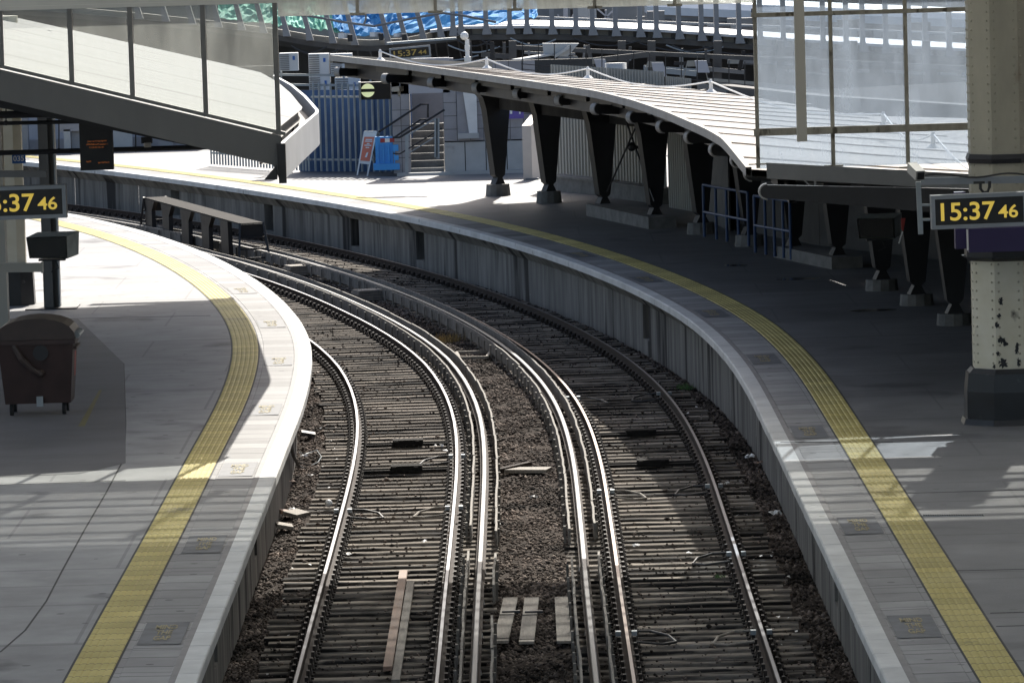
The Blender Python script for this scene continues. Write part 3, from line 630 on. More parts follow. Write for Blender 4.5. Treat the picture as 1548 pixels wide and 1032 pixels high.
# ------------------------------------------------------------ left canopy
lc = thing("platform_canopy", (-5, 85, 1.06), "white corrugated canopy roof sloping down to the sunlit left platform edge", "canopy")
ELy = np.array([72, 77, 81.6, 82.4, 88, 93, 98.]); ELx = np.array([-3.05, -2.97, -2.88, -2.9, -3.3, -3.72, -4.25])
def elx(y): return float(np.interp(y, ELy, ELx))
mb = MB(); V = []; ys = []; y = 72.1; per = .30
while y < 98:
    ys += [(y, 0), (y+per*.35, 0), (y+per*.5, .007), (y+per*.85, .007)]; y += per
prof = [0, 1, 2.5, 4.5, 6, 7.5, 9]
def rz(u, x): 
    return 4.93+.252*u-(.02*max(0, u-4.5)**2)
for (yy, dz) in ys:
    xe = elx(yy)-.26
    for u in prof: V.append((xe-u, yy, rz(u, 0)+dz))
k = len(prof); mb.v = V; mb.f = [(i*k+j, i*k+j+1, (i+1)*k+j+1, (i+1)*k+j) for i in range(len(ys)-1) for j in range(k-1)]; mb.m = [1 if (i % 4 == 0 and (i//4) % 3 != 1) or (i//4) % 17 == 5 else 0 for i in range(len(ys)-1) for j in range(k-1)]
mb.build("roof_sheet", ['roofmet', 'roofmet2'], lc)
mb = MB(); V = []
for yy in np.arange(72.1, 98.01, .863):
    xe = elx(yy)-.26
    for u in prof: V.append((xe-u, yy, rz(u, 0)-.16))
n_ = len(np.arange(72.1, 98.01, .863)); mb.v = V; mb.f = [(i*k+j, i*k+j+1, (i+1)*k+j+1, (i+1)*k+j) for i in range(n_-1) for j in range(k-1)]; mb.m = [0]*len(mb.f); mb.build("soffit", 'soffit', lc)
# edge fascia
mb = MB(); V = []; Ys = np.linspace(72.0, 98.2, 40)
for yy in Ys:
    x = elx(yy)
    for (dx, z) in ((-.05, 4.38), (0, 4.38), (0, 4.88), (-.05, 4.88)): V.append((x+dx, yy, z))
mb.v = V; mb.f = [(i*4+j, i*4+(j+1) % 4, i*4+4+(j+1) % 4, i*4+4+j) for i in range(39) for j in range(4)]; mb.m = [0]*len(mb.f); mb.build("edge_fascia", 'fascialt', lc)
mb = MB(); V = []
for yy in Ys:
    x = elx(yy)
    for (dx, z) in ((-.05, 4.62), (-.32, 4.62), (-.32, 4.9)): V.append((x+dx, yy, z))
mb.v = V; mb.f = [(i*3+j, i*3+j+1, i*3+3+j+1, i*3+3+j) for i in range(39) for j in range(2)]; mb.m = [0]*len(mb.f); mb.build("gutter", 'black', lc)
m = MB(); m.box((elx(98)-1.2, 98.1, 4.9), (2.4, .1, .3)); m.build("end_trim", 'black', lc)
# end fascia under the glazing (front face, dark)
m = MB(); m.prism([(-11.5, 71.9, sill(-11.5)-.44), (-3.18, 71.9, sill(-3.18)-.44), (-3.1, 71.9, 4.42), (-3.06, 71.9, 4.95), (-3.06, 71.9, sill(-3.06)-.02), (-11.5, 71.9, sill(-11.5)-.02)], (0, .09, 0)); m.build("end_fascia", 'fasciadk', lc)
m = MB(); m.prism([(-3.10, 71.80, 4.36), (-3.0, 71.80, 4.36), (-3.0, 71.80, 4.9), (-3.12, 71.80, 4.9)], (0, .12, 0)); m.prism([(-3.30, 71.7, 4.42), (-3.12, 71.7, 4.42), (-3.12, 71.7, 4.62)], (0, .1, 0)); m.build("corner_bracket", 'black', lc)
for yy in np.arange(74, 98, 3.):
    xe = elx(yy); m = MB(); m.bar((xe-.3, yy, 4.66), (xe-8.5, yy, 6.55), .12, .22); m.build("rafter", 'black', lc)
# H-section post of that canopy; right flange paler, sky light put into its colour
pc = G(80, 465); m = MB(); m.box((pc.x-.13, pc.y, 3.5), (.025, .26, 4.9)); m.box((pc.x, pc.y, 3.5), (.24, .02, 4.9)); m.box((pc.x+.13, pc.y, 3.5), (.025, .26, 4.9), mi=1); m.box((pc.x-.06, pc.y-.12, 3.5), (.17, .012, 4.9))
m.build("post", ['fasciadk', 'galv'], lc); m = MB(); m.box((pc.x, pc.y, 1.075), (.9, .9, .02)); m.build("base_plate", 'black', lc)

# ------------------------------------------------------------ right canopy
EY = np.array([72, 76, 79.7, 85.9, 90.5, 95, 101.3, 104.9, 112.6, 118.2]); EX = np.array([3.28, 3.19, 3.04, 2.62, 2.2, 1.62, .25, -.55, -2.3, -3.85])
VY = np.array([72, 78, 84.3, 88.4, 91.7, 97, 100.5, 104.5, 108.5, 112, 115.8, 119.9, 124.3]); VX = np.array([7.7, 7.5, 7.2, 6.95, 6.7, 6.15, 5.6, 4.9, 4.1, 3.1, 2.1, .93, -.3])
NE = 150
def resamp(X, Y, n):
    for _ in range(1): pass
    d = np.r_[0, np.cumsum(np.hypot(np.diff(X), np.diff(Y)))]; t = np.linspace(0, d[-1], n); x = np.interp(t, d, X); y = np.interp(t, d, Y)
    for _ in range(12): x[1:-1] = .25*x[:-2]+.5*x[1:-1]+.25*x[2:]; y[1:-1] = .25*y[:-2]+.5*y[1:-1]+.25*y[2:]
    return x, y
ex, ey = resamp(EX, EY, NE); vx, vy = resamp(VX, VY, NE)
def ez(y): return 4.52-.16*max(0, (77-y)/5)
rc = thing("platform_canopy", (4, 95, 1.06), "long curved canopy with pale sheet roof on black tapered columns over the right platform", "canopy")
top = MB(); bot = MB(); fas = MB()
wx = vx.copy(); wy = vy.copy(); lw = np.ones(NE)
for i in range(NE):
    d = np.array([vx[i]-ex[i], vy[i]-ey[i]]); d /= np.hypot(*d); lw[i] = min(1, max(0.03, (96-vy[i])/10)); wx[i] = vx[i]+d[0]*1.3*lw[i]; wy[i] = vy[i]+d[1]*1.3*lw[i]
def vz(i): return 3.92+.1*min(1, max(0, (96-vy[i])/10))
for i in range(NE-1):
    # each sheet its own island with a lapped step
    a = .004*(i % 2)
    P = []
    for j in (i, i+1):
        dzj = .012*(j-i)
        dzj = 0; P += [(ex[j], ey[j], ez(ey[j])+dzj), (ex[j]*.5+vx[j]*.5, ey[j]*.5+vy[j]*.5, ez(ey[j])*.45+vz(j)*.55+dzj), (vx[j], vy[j], vz(j)+dzj), (wx[j], wy[j], vz(j)+.20*lw[j]+dzj)]
    q = i-1 if i % 3 else i
    top.add(P, [(0, 1, 5, 4), (1, 2, 6, 5), (2, 3, 7, 6)])
    if i % 8 == 5:
        for (pa1, pb1) in ((P[4], P[5]), (P[5], P[6])): top.bar(Vector(pa1)+Vector((0, 0, .012)), Vector(pb1)+Vector((0, 0, .012)), .07, .016, mi=1)
    B = []
    for j in (i, i+1): B += [(ex[j], ey[j], ez(ey[j])-.10), (vx[j], vy[j], vz(j)-.14), (wx[j], wy[j], vz(j)-.14+.19*lw[j])]
    bot.add(B, [(0, 3, 4, 1), (1, 4, 5, 2)])
    fas.add([(ex[j]+dx, ey[j], ez(ey[j])+dz) for j in (i, i+1) for (dx, dz) in ((-.03, -.10), (-.03, .03), (.05, .03), (.05, -.10))], [(0, 1, 5, 4), (1, 2, 6, 5), (2, 3, 7, 6), (3, 0, 4, 7)])
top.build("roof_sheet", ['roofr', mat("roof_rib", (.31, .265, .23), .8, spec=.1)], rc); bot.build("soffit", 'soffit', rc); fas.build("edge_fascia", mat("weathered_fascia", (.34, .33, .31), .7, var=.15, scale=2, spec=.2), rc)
m = MB(); m.bar((ex[-1], ey[-1]+.05, ez(118)-.06), (vx[-1], vy[-1]+.05, vz(0)-.06), .08, .18); m.build("end_fascia", 'conc', rc)
# the sun-blocking strip below the second leaf is added with the roof slab
# longitudinal edge girder with pale panels
gd = MB(); pan = MB(); q0 = 0
for i in range(0, NE-1):
    for (mbx, o1, z1, z2, mi) in ((gd, .55, -.16, -.48, 0),):
        P = []
        for j in (i, i+1):
            d = np.array([vx[j]-ex[j], vy[j]-ey[j]]); d /= np.hypot(*d)
            for (o, z) in ((o1, z2), (o1, z1), (o1+.1, z1), (o1+.1, z2)): P.append((ex[j]+d[0]*o, ey[j]+d[1]*o, ez(ey[j])+z))
        mbx.add(P, [(0, 1, 5, 4), (1, 2, 6, 5), (2, 3, 7, 6), (3, 0, 4, 7)], mi)
    if i % 10 == 9:
        pan.build("edge_panel", 'soffit', rc); pan = MB()
    else:
        P = []
        for j in (i, i+1):
            d = np.array([vx[j]-ex[j], vy[j]-ey[j]]); d /= np.hypot(*d)
            for (o, z) in ((.40, -.27), (.40, -.14), (.5, -.14), (.5, -.27)): P.append((ex[j]+d[0]*o, ey[j]+d[1]*o, ez(ey[j])+z))
        pan.add(P, [(0, 1, 5, 4), (1, 2, 6, 5), (2, 3, 7, 6), (3, 0, 4, 7)])
gd.build("edge_girder", 'colblack', rc)
def near_idx(X, Y, x, y): return int(np.argmin((X-x)**2+(Y-y)**2))
# joists with rounded ends
JP = [(509, 110), (580, 120), (650, 126), (717, 134), (779, 143), (842, 153), (896, 166), (950, 179), (995, 193), (1037, 209), (1074, 228), (1106, 244), (1126, 264), (1149, 290)]
for px, py in JP:
    q = G(px, py, 4.2); 
    if py == 290: q = A(1149, 290, 71.0)
    i = near_idx(ex, ey, q.x, q.y); d = Vector((vx[i]-ex[i], vy[i]-ey[i], 0)).normalized(); e = Vector((ex[i], ey[i], 0)); 
    p0 = Vector((q.x, q.y, 0)); L_ = (Vector((vx[i], vy[i], 0))-p0).dot(d)+.9
    zt, zb = 4.30, 4.12
    if py == 290: zt, zb = 4.20, 4.02; d = Vector((1, .05, 0)).normalized(); L_ = 5.0
    m = MB(); nrm = Vector((-d.y, d.x, 0))*.09; poly = []
    r = (zt-zb)/2; cc = (zt+zb)/2
    for k in range(9):
        t = math.pi/2+math.pi*k/8; poly.append(p0+d*(r+r*math.cos(t))+Vector((0, 0, cc+r*math.sin(t))))
    drop = .42 if py != 290 else .38
    poly += [p0+d*(L_*.55)+Vector((0, 0, zb-drop*.5)), p0+d*L_+Vector((0, 0, zb-drop-.1)), p0+d*L_+Vector((0, 0, 3.84)), p0+d*(L_-1.0)+Vector((0, 0, 3.80))]
    if py == 290: poly = poly[:9]+[p0+d*L_+Vector((0, 0, 3.45)), p0+d*L_+Vector((0, 0, 3.95))]
    m.prism([p-nrm*.5 for p in poly], nrm)
    jo = m.build("joist", 'colblack', rc)
    rim = MB(); pts = poly[:9]
    V = []
    for p in pts:
        out = (p-(p0+d*r+Vector((0, 0, cc)))).normalized()
        V += [p-nrm*.75+out*.003, p-nrm*.75+out*.022, p+nrm*.75+out*.022, p+nrm*.75+out*.003]
    rim.add(V, [(i4*4+j, i4*4+(j+1) % 4, i4*4+4+(j+1) % 4, i4*4+4+j) for i4 in range(8) for j in range(4)]+[(0, 3, 2, 1), (32, 33, 34, 35)]); rim.build("end_rim", 'colgrey', jo) if False else rim.build("joist_end", 'colgrey', rc)
# columns
CP = [(753, 292), (830, 303), (912, 323), (990, 340), (1060, 352), (1133, 371), (1200, 388), (1266, 402), (1333, 439), (1386, 462), (1443, 492)]
for n, (px, py) in enumerate(CP):
    q = G(px, py, zpr(100) if n < 6 else 1.05); i = near_idx(vx, vy, q.x, q.y); d = Vector((vx[i]-ex[i], vy[i]-ey[i], 0)).normalized()
    d = Vector((d.x, d.y*.35, 0)).normalized(); nrm = Vector((-d.y, d.x, 0)); zt = 3.86; c = Vector((q.x, q.y, 0))
    def row(u0, u1, z): return (c+d*u0+Vector((0, 0, z)), c+d*u1+Vector((0, 0, z)))
    prof = [(-1.15, .55, 3.66), (-.62, .46, 3.50), (-.40, .36, 3.28), (-.32, .31, 3.0), (-.14, .14, 1.52), (-.13, .13, 1.46), (-.06, .06, 1.40), (-.14, .14, 1.24)]
    left = [c+d*a+Vector((0, 0, z)) for a, b, z in prof]; right = [c+d*b+Vector((0, 0, z)) for a, b, z in prof][::-1]
    m = MB(); m.prism([p-nrm*.12 for p in left+right], nrm*.24)
    co = m.build("column", 'colblack', rc)
    f = MB()
    for a, b in zip(left[:5], left[1:6]):
        f.add([a-nrm*.15-d*.03, a+nrm*.15-d*.03, a+nrm*.15, a-nrm*.15, b-nrm*.15-d*.03, b+nrm*.15-d*.03, b+nrm*.15, b-nrm*.15], [(0, 1, 5, 4), (1, 2, 6, 5), (2, 3, 7, 6), (3, 0, 4, 7)])
    f.build("flange", 'colgrey', co)
    if n not in (2, 3, 6, 7):
        m = MB(); m.octa(c.x, c.y, .95, 1.25, .30, .27, n=12); m.build("pedestal", 'stoneped', rc)
for a, b in ((2, 3), (6, 7)):
    p, q = G(*CP[a], 1.05), G(*CP[b], 1.05); d = (q-p).normalized(); m = MB(); m.bar(p-d*.3+Vector((0, 0, .08)), q+d*.6+Vector((0, 0, .08)), .6, .26); m.build("pedestal", 'stoneped', rc)
# cross braces between two columns
m = MB(); a, b = G(*CP[2]), G(*CP[3]); a.y += .0
m.tube([a+Vector((.1, -.2, .5)), b+Vector((-.1, -.2, 2.6))], .022, 6); m.tube([a+Vector((.35, -.2, 2.6)), b+Vector((-.0, -.2, .5))], .022, 6); mid = (a+b)/2+Vector((.1, -.2, 1.55)); m.ball(mid, .10); m.tube([mid, mid+Vector((.55, 0, -.06))], .04, 6); m.build("brace_rod", 'black', rc)
# roof safety line
sl = thing("safety_line", A(889, 112, 113), "sagging white fall-arrest cable on small posts along the right canopy roof", "safety line")
SP = [(575, 90, 115.5), (736, 102, 113), (889, 117, 108), (1075, 138, 98), (1336, 190, 82), (1411, 222, 76)]
tops = []
for px, py, Y in SP:
    b = A(px, py, Y); m = MB(); m.octa(b.x, b.y, b.z-.02, b.z+.04, .12, .04); m.tube([b, b+Vector((0, 0, .15))], .035, 8); m.octa(b.x, b.y, b.z+.15, b.z+.22, .045, .02); m.build("line_post", 'white', sl, smooth=False); tops.append(b+Vector((0, 0, .18)))
tops.append(A(1520, 262, 71)); m = MB()
for a, b in zip(tops[:-1], tops[1:]):
    pts = [a.lerp(b, t/10)-Vector((0, 0, .22*math.sin(math.pi*t/10))) for t in range(11)]; m.tube(pts, .016, 5)
m.build("cable", 'white', sl)
# cctv ball-post on that roof
b = A(707, 92, 124); m = MB(); m.tube([b, b+Vector((0, 0, .50))], .05, 8); m.box(b+Vector((0, 0, .02)), (.16, .16, .14)); m.box(b+Vector((.0, 0, .30)), (.12, .1, .1)); m.ball(b+Vector((-.06, 0, .58)), .10); tag(m.build("camera_post", 'white'), "small white globe camera on a short post on the canopy roof", "camera")

# right screen fascia below the glass
m = MB(); a = A(1159, 246, 71.9); b = A(1470, 263, 71.9); c2 = A(1900, 287, 71.9)
m.prism([a, c2, c2-Vector((0, 0, .22)), a-Vector((0, 0, .215))], (0, .08, 0)); 
fo = thing("sill_fascia", a, "mid grey fascia board below the right glazed screen", "fascia"); m.build("board", 'greysteel', fo)
m = MB(); g1 = A(1232, 268, 71.9); m.bar(g1, g1+Vector((0, 0, -.2)), .03, .03); m.bar(g1+Vector((-.2, 0, .02)), g1+Vector((0, 0, -.19)), .02, .02); m.box(g1+Vector((.03, 0, -.2)), (.1, .06, .02)); m.build("bracket", 'greysteel', fo)

# ------------------------------------------------------------ columns of the shed
def rivet(mb, x, y, z, nx, ny, r=.014):
    n = 6; c = Vector((x, y, z)); nv = Vector((nx, ny, 0)).normalized(); t = Vector((-nv.y, nv.x, 0)); u = Vector((0, 0, 1)); V = []
    for k in range(n): a = 2*math.pi*k/n; V.append(c+(t*math.cos(a)+u*math.sin(a))*r)
    for k in range(n): a = 2*math.pi*k/n; V.append(c+(t*math.cos(a)+u*math.sin(a))*r*.6+nv*r*.7)
    mb.add(V, [(k, (k+1) % n, n+(k+1) % n, n+k) for k in range(n)]+[tuple(range(n, 2*n))])
cc = thing("iron_column", (6.53, 69.6, 1.06), "cream riveted iron column with peeling paint and a dark moulded base on the right platform", "column")
cx0, cy0 = 6.53, 69.6
m = MB(); m.octa(cx0, cy0, 1.06, 1.5, .60, .60); m.octa(cx0, cy0, 1.5, 1.74, .60, .575); m.octa(cx0, cy0, 1.74, 1.80, .56, .50); m.octa(cx0, cy0, 1.06, 1.14, .66, .63); m.build("base", 'plinth', cc)
m = MB(); m.octa(cx0, cy0, 1.80, 3.22, .475, .475); m.build("lower_shaft", 'cream', cc)
m = MB(); m.octa(cx0, cy0, 3.22, 3.27, .53, .60); m.octa(cx0, cy0, 3.27, 3.40, .56, .56); m.octa(cx0, cy0, 3.40, 3.46, .60, .52); m.build("moulding", 'plinth', cc)
m = MB(); m.octa(cx0, cy0, 3.46, 8.5, .475, .475); m.build("upper_shaft", 'creamtop', cc)
m = MB(); m.octa(cx0, cy0, 4.50, 4.56, .50, .515); m.octa(cx0, cy0, 4.56, 4.62, .515, .49); m.build("dark_band", 'black', cc)
m = MB(); rr = .475
for k in range(8):
    a0 = math.pi/8+2*math.pi*k/8; a1 = a0+math.pi/4; p0 = Vector((cx0+rr*math.cos(a0), cy0+rr*math.sin(a0), 0)); p1 = Vector((cx0+rr*math.cos(a1), cy0+rr*math.sin(a1), 0)); nv = ((p0+p1)/2-Vector((cx0, cy0, 0))).normalized()
    if nv.y > .3: continue
    z = 1.88
    while z < 7:
        if not (3.18 < z < 3.5 or 4.48 < z < 4.65):
            for t in (.14, .86): q = p0.lerp(p1, t); rivet(m, q.x, q.y, z, nv.x, nv.y, .017)
        z += .118
m.build("rivets", 'creamtop', cc)
for px, py, w_, h_ in ((1513, 455, 5, 7), (1510, 478, 4, 5), (1507, 491, 4, 6), (1514, 514, 7, 6), (1520, 519, 5, 5), (1509, 534, 4, 5), (1516, 549, 10, 8), (1537, 527, 4, 12), (1503, 554, 3, 4), (1540, 548, 5, 8)):
    n = 22; V = []
    for k in range(n):
        t = 2*math.pi*k/n; q_ = random.uniform(.45, 1.15); p = A(px+w_*.85*math.cos(t)*q_, py+h_*math.sin(t)*q_, 69.155); V.append(p)
    m = MB(); m.add(V, [tuple(range(n))]); m.build("bare_patch", 'black', cc)
# left: cream column behind, beige post in front
lc2 = thing("iron_column", (-8.78, 94.5, 1.06), "cream iron column with dark base by the grey post on the sunlit left platform", "column")
q = G(20, 462); cx1, cy1 = q.x, q.y+.3
m = MB(); m.octa(cx1, cy1, 1.06, 1.7, .40, .38); m.octa(cx1, cy1, 1.7, 1.8, .35, .30); m.build("base", 'plinth', lc2)
m = MB(); m.octa(cx1, cy1, 1.8, 6.2, .25, .25); m.build("shaft", 'cream', lc2)
m = MB(); z = 1.9
while z < 6: rivet(m, cx1-.12, cy1-.235, z, -.0, -1, .018); z += .13
m.build("rivets", 'cream', lc2)
q = G(3, 505); m = MB(); m.box((q.x-.25, q.y, 3.8), (.75, .35, 5.6)); o = m.build("steel_post", 'beige'); tag(o, "beige steel post at the left frame edge behind the wheeled bin", "post")
arm = MB(); pa = A(0, 403, 84); pb = A(64, 404, 84); arm.bar(pa-Vector((1, 0, 0)), pb, .15, .14); arm.box(pb+Vector((0, 0, 0)), (.03, .2, .17)); tag(arm.build("bracket_arm", 'beige'), "short beige bracket arm below the grey monitor hood", "bracket")

# monitor hood
hz = A(78, 373, 83.5)
def monitor(loc, sc, label, rz=0.):
    t = thing("monitor_hood", loc, label, "monitor"); m = MB(); s = sc
    F = [(-.34, -.2, -.16), (.26, -.2, -.18), (.26, -.2, .17), (-.38, -.2, .17)]; B = [(-.30, .28, -.13), (.40, .28, -.15), (.42, .28, .22), (-.24, .28, .22)]
    T = [Vector((x*s, y*s, z*s)) for x, y, z in F+B]; m.add(T, [(4, 5, 6, 7), (0, 1, 5, 4)[::-1], (1, 2, 6, 5)[::-1], (2, 3, 7, 6)[::-1], (3, 0, 4, 7)[::-1]])
    R = Matrix.Rotation(rz, 3, 'Z'); m.v = [tuple(R@Vector(v)+t.location) for v in m.v]; m.build("hood", 'hood', t)
    m = MB(); m.add([Vector((x*s*.93, y*s+.05, z*s*.9)) for x, y, z in F], [(0, 1, 2, 3)]); m.v = [tuple(R@Vector(v)+t.location) for v in m.v]; m.build("screen_face", 'screen', t)
    m = MB(); m.box(t.location+Vector((0, .03, -.205*s)), (.42*s, .2*s, .03*s)); m.tube([t.location+Vector((.05, .0, -.2*s)), t.location+Vector((.1, 0, -.34*s)), t.location+Vector((-.02, 0, -.4*s))], .012, 5); m.build("mount", 'black', t)
    return t
monitor(hz, 1.0, "grey monitor hood on an arm above the dark wheeled bin")
mh = A(1328, 344, 82); monitor(mh, .92, "dark grey monitor hood hanging under the right canopy")
# red and white pennant tape
m = MB(); a = A(1362, 330, 80); m.prism([a, a+Vector((.07, 0, 0)), a+Vector((.03, 0, -.20)), a+Vector((.0, 0, -.16))], (0, .02, 0)); m.bar(a+Vector((.02, 0, -.2)), a+Vector((-.04, 0, -.38)), .02, .02, mi=1); tag(m.build("barrier_tape", ['red', 'white']), "scrap of red and white tape hanging beside the dark monitor hood", "tape")

# pipes and departure board at left
YP = 80
pp = thing("pipe_rails", A(100, 190, YP), "three black horizontal conduit rails with hangers at upper left", "conduit")
for (a, b, r) in (((-60, 175), (130, 171), .055), ((-60, 188), (122, 184), .03), ((-60, 233), (330, 222), .038)):
    m = MB(); m.tube([A(*a, YP), A(*b, YP)], r, 8); m.build("conduit", 'black', pp)
for x0, y0, y1 in ((9, 120, 186), (89, 176, 228), (205, 200, 226), (24, 150, 166)):
    m = MB(); m.tube([A(x0, y0-30, YP), A(x0, y1, YP)], .01, 5); m.ball(A(x0, y1, YP), .04); m.build("hanger", 'black', pp)
db = thing("departure_board", A(146, 220, 78), "black hanging departure board with dim orange dots at upper left", "display board")
a = A(120, 183, 78); b = A(172, 256, 78); m = MB(); m.box(((a.x+b.x)/2, 78, (a.z+b.z)/2), (b.x-a.x, .22, a.z-b.z)); m.build("case", 'black', db)
for zz, x0, x1 in ((a.z-.30, .12, .40), (a.z-.345, .10, .42), (a.z-.39, .14, .36), (b.z+.13, .09, .16), (b.z+.11, .26, .43)):
    m = MB(); m.box((a.x+(x0+x1)/2, 77.884, zz), (x1-x0, .008, .022)); m.build("text_row", 'orange_led', db)
# small blue number sign 035
ns = thing("number_sign", A(28, 240, 88), "small blue plate with white number 035 on the cream column", "sign")
a = A(18, 233, 88); b = A(39, 247, 88); m = MB(); m.box(((a.x+b.x)/2, 88, (a.z+b.z)/2), (b.x-a.x, .02, a.z-b.z)); m.build("plate", 'signblue', ns)
text_part("digits", "035", .125, 'white', ns, ((a.x+b.x)/2, 87.98, (a.z+b.z)/2), (1, 0, 0), (0, 0, 1), .003, .002)
m = MB(); a = A(-30, 263, 80); b = A(70, 263, 80); m.bar(a, b, .1, .10); tag(m.build("crossbar", 'greysteel'), "short grey crossbar above the left digital clock", "bar")

# clocks: frame + screen + digits
def clock(pts, Y, txt_big, txt_small, label, deep=.18, yaw=0., show_post=False, dim=False):
    # pts: px of left-top, right-top, bottom-left (photo)
    lt, rt, lb = [A(*p, Y) for p in pts]; t = thing("digital_clock", (lt+rt)/2+Vector((0, 0, (lb.z-lt.z))), label, "clock")
    x = (rt-lt); w = x.length; x = x/w; h = lt.z-lb.z; u = Vector((0, 0, 1)); u = (u-x*u.dot(x)).normalized(); n = x.cross(u)  # towards camera = -y
    c = lt+x*(w/2)-u*(h/2); bw = .055*(w/1.38)
    m = MB()
    def bx(cx, cy, ww, hh, d0, d1, mi=0):
        P = []
        for d_ in (d0, d1):
            for (i, j) in ((-1, -1), (1, -1), (1, 1), (-1, 1)): P.append(c+x*(cx+i*ww/2)+u*(cy+j*hh/2)+n*d_)
        m.hexa(P, mi)
    bx(0, h/2-bw/2, w, bw, -deep, .03); bx(0, -h/2+bw/2, w, bw, -deep, .03); bx(-w/2+bw/2, 0, bw, h-2*bw, -deep, .03); bx(w/2-bw/2, 0, bw, h-2*bw, -deep, .03); m.build("case", 'clockframe', t)
    m = MB(); bx(0, 0, w-2*bw, h-2*bw, -deep+.01, .0); m.build("screen", 'screen', t)
    hi = h-2*bw; o1 = c-x*(w*.118)+n*.003; o2 = c+x*(w*.30)-u*(hi*.06)+n*.003
    led = 'amber' if not dim else 'leddim'
    text_part("hour_digits", txt_big, hi, led, t, o1, x, u, .004, .004*(hi/.3), fit=(w*.565, hi*.70))
    text_part("second_digits", txt_small, hi*.7, led, t, o2, x, u, .004, .003*(hi/.3), fit=(w*.205, hi*.50))
    return t
M['leddim'] = mat("led_dim", (.16, .12, .04), .5, emis=(.40, .30, .08, .12))
ck = clock([(1407, 296), (1552, 290), (1410, 347)], 66.0, "15:37", "46", "large grey framed digital clock reading 15:37 46 beside the riveted column")
ck2 = clock([(-44, 284), (99, 279), (-43, 334)], 74.0, "15:37", "46", "grey framed digital clock reading 15:37 46 cut off by the left frame edge")
clock([(588, 74), (650, 68), (590, 92)], 128.0, "15:37", "44", "far small digital clock reading 15:37 44 behind the canopy roof", dim=True)
m = MB(); a = A(585, 66, 128.3); b = A(690, 58, 128.3); m.bar(a, b, .3, .05); tag(m.build("clock_shelf", 'galv'), "thin grey shelf above the far small clock", "shelf")
# CCTV with its post and bars
cv = thing("security_camera", A(1388, 270, 66.2), "beige box security camera on a vertical post left of the big clock", "camera")
m = MB(); a = A(1388, 275, 66.2); b = A(1392, 354, 66.2); m.bar(a, b, .06, .06); 
for yy in (310, 332): m.bar(A(1388, yy, 66.2), A(1409, yy, 66.2), .03, .03)
m.build("post", 'galv', cv)
m = MB(); c = A(1386, 262, 66.0); m.bar(c+Vector((-.05, .16, .07)), c+Vector((.03, -.18, -.02)), .12, .12); m.build("camera_body", 'cctv', cv); m = MB(); m.bar(c+Vector((.031, -.185, -.022)), c+Vector((.036, -.2, -.026)), .09, .09); m.build("lens_face", 'black', cv)
# conduit beam at right in front of the column
cb = thing("conduit_beam", A(1470, 270, 67), "dark conduit beam with looping cable crossing the riveted column above the clock", "beam")
m = MB(); m.bar(A(1392, 274, 67), A(1620, 270, 67), .08, .09); m.build("beam", 'clockframe', cb)
m = MB(); pts = [A(1392+k*12, 266-3*math.sin(k*.7)-k*.1, 66.9) for k in range(16)]; m.tube(pts, .012, 5); m.tube([A(x_, y_, 66.8) for x_, y_ in ((1482, 275), (1482, 285), (1487, 291), (1493, 290), (1496, 283), (1496, 274))], .02, 6); m.box(A(1480, 276, 66.8), (.14, .06, .03)); m.build("cables", 'cable', cb)
# purple signs
sg_ = thing("purple_sign", A(1500, 360, 68.6), "dark purple box sign on the riveted column below the clock", "sign"); m = MB(); a = A(1463, 345, 68.7); b = A(1600, 377, 68.7); m.box(((a.x+b.x)/2, 68.75, (a.z+b.z)/2), (b.x-a.x, .35, a.z-b.z)); m.build("panel", 'purple', sg_)
m = MB(); a = A(1443, 291, 69.3); b = A(1462, 376, 69.3); m.box(((a.x+b.x)/2, 69.4, (a.z+b.z)/2), (b.x-a.x, .2, a.z-b.z)); m.build("side_panel", 'purple', sg_); m = MB(); m.bar(A(1462, 347, 68.4), A(1463, 378, 68.4), .02, .02); m.build("edge_strip", 'whitep', sg_)
# hanging camera on the pipes at left
ch = thing("security_camera", A(222, 213, 79), "small black and white security camera hanging from the conduit rail", "camera"); c = A(222, 214, 79)
m = MB(); m.box(c+Vector((0, 0, .02)), (.16, .16, .09)); m.build("camera_body", 'black', ch); m = MB(); m.bar(c+Vector((.02, -.1, -.05)), c+Vector((-.01, .1, -.02)), .1, .07); m.build("lens_hood", 'cctv', ch)

# ------------------------------------------------------------ wheeled bin
bb = G(58, 628); bn = thing("wheeled_bin", bb, "dark maroon wheeled rubbish bin with curved lid on the left platform", "bin")
bx0, by0, z0 = bb.x, bb.y+.35, 1.064
m = MB(); 
# tapered body
w0, w1, d0, d1 = .92, 1.06, .66, .86; zb, zt = z0+.17, z0+1.02
P = [(bx0-w0/2, by0-d0/2, zb), (bx0+w0/2, by0-d0/2, zb), (bx0+w0/2, by0+d0/2, zb), (bx0-w0/2, by0+d0/2, zb), (bx0-w1/2, by0-d1/2, zt), (bx0+w1/2, by0-d1/2, zt), (bx0+w1/2, by0+d1/2, zt), (bx0-w1/2, by0+d1/2, zt)]
m.hexa(P); m.box((bx0, by0, zt+.02), (w1+.06, d1+.05, .06)); m.box((bx0+w1/2+.015, by0, zt-.08), (.05, d1*.8, .04))
m.build("body", 'binr', bn)
m = MB(); V = []; ns_ = 12
for k in range(ns_+1):
    t = math.pi*k/ns_; xx = bx0-math.cos(t)*(w1/2+.035); zz = zt+.055+.30*math.sin(t)**.8
    V += [(xx, by0-d1/2-.03, zz), (xx, by0+d1/2+.03, zz)]
m.add(V, [(2*k, 2*k+2, 2*k+3, 2*k+1) for k in range(ns_)]+[tuple(2*k for k in range(ns_+1))[::-1], tuple(2*k+1 for k in range(ns_+1)), (0, 1, 2*ns_+1, 2*ns_)])
lid = m.build("lid", 'binlid', bn)
m = MB(); 
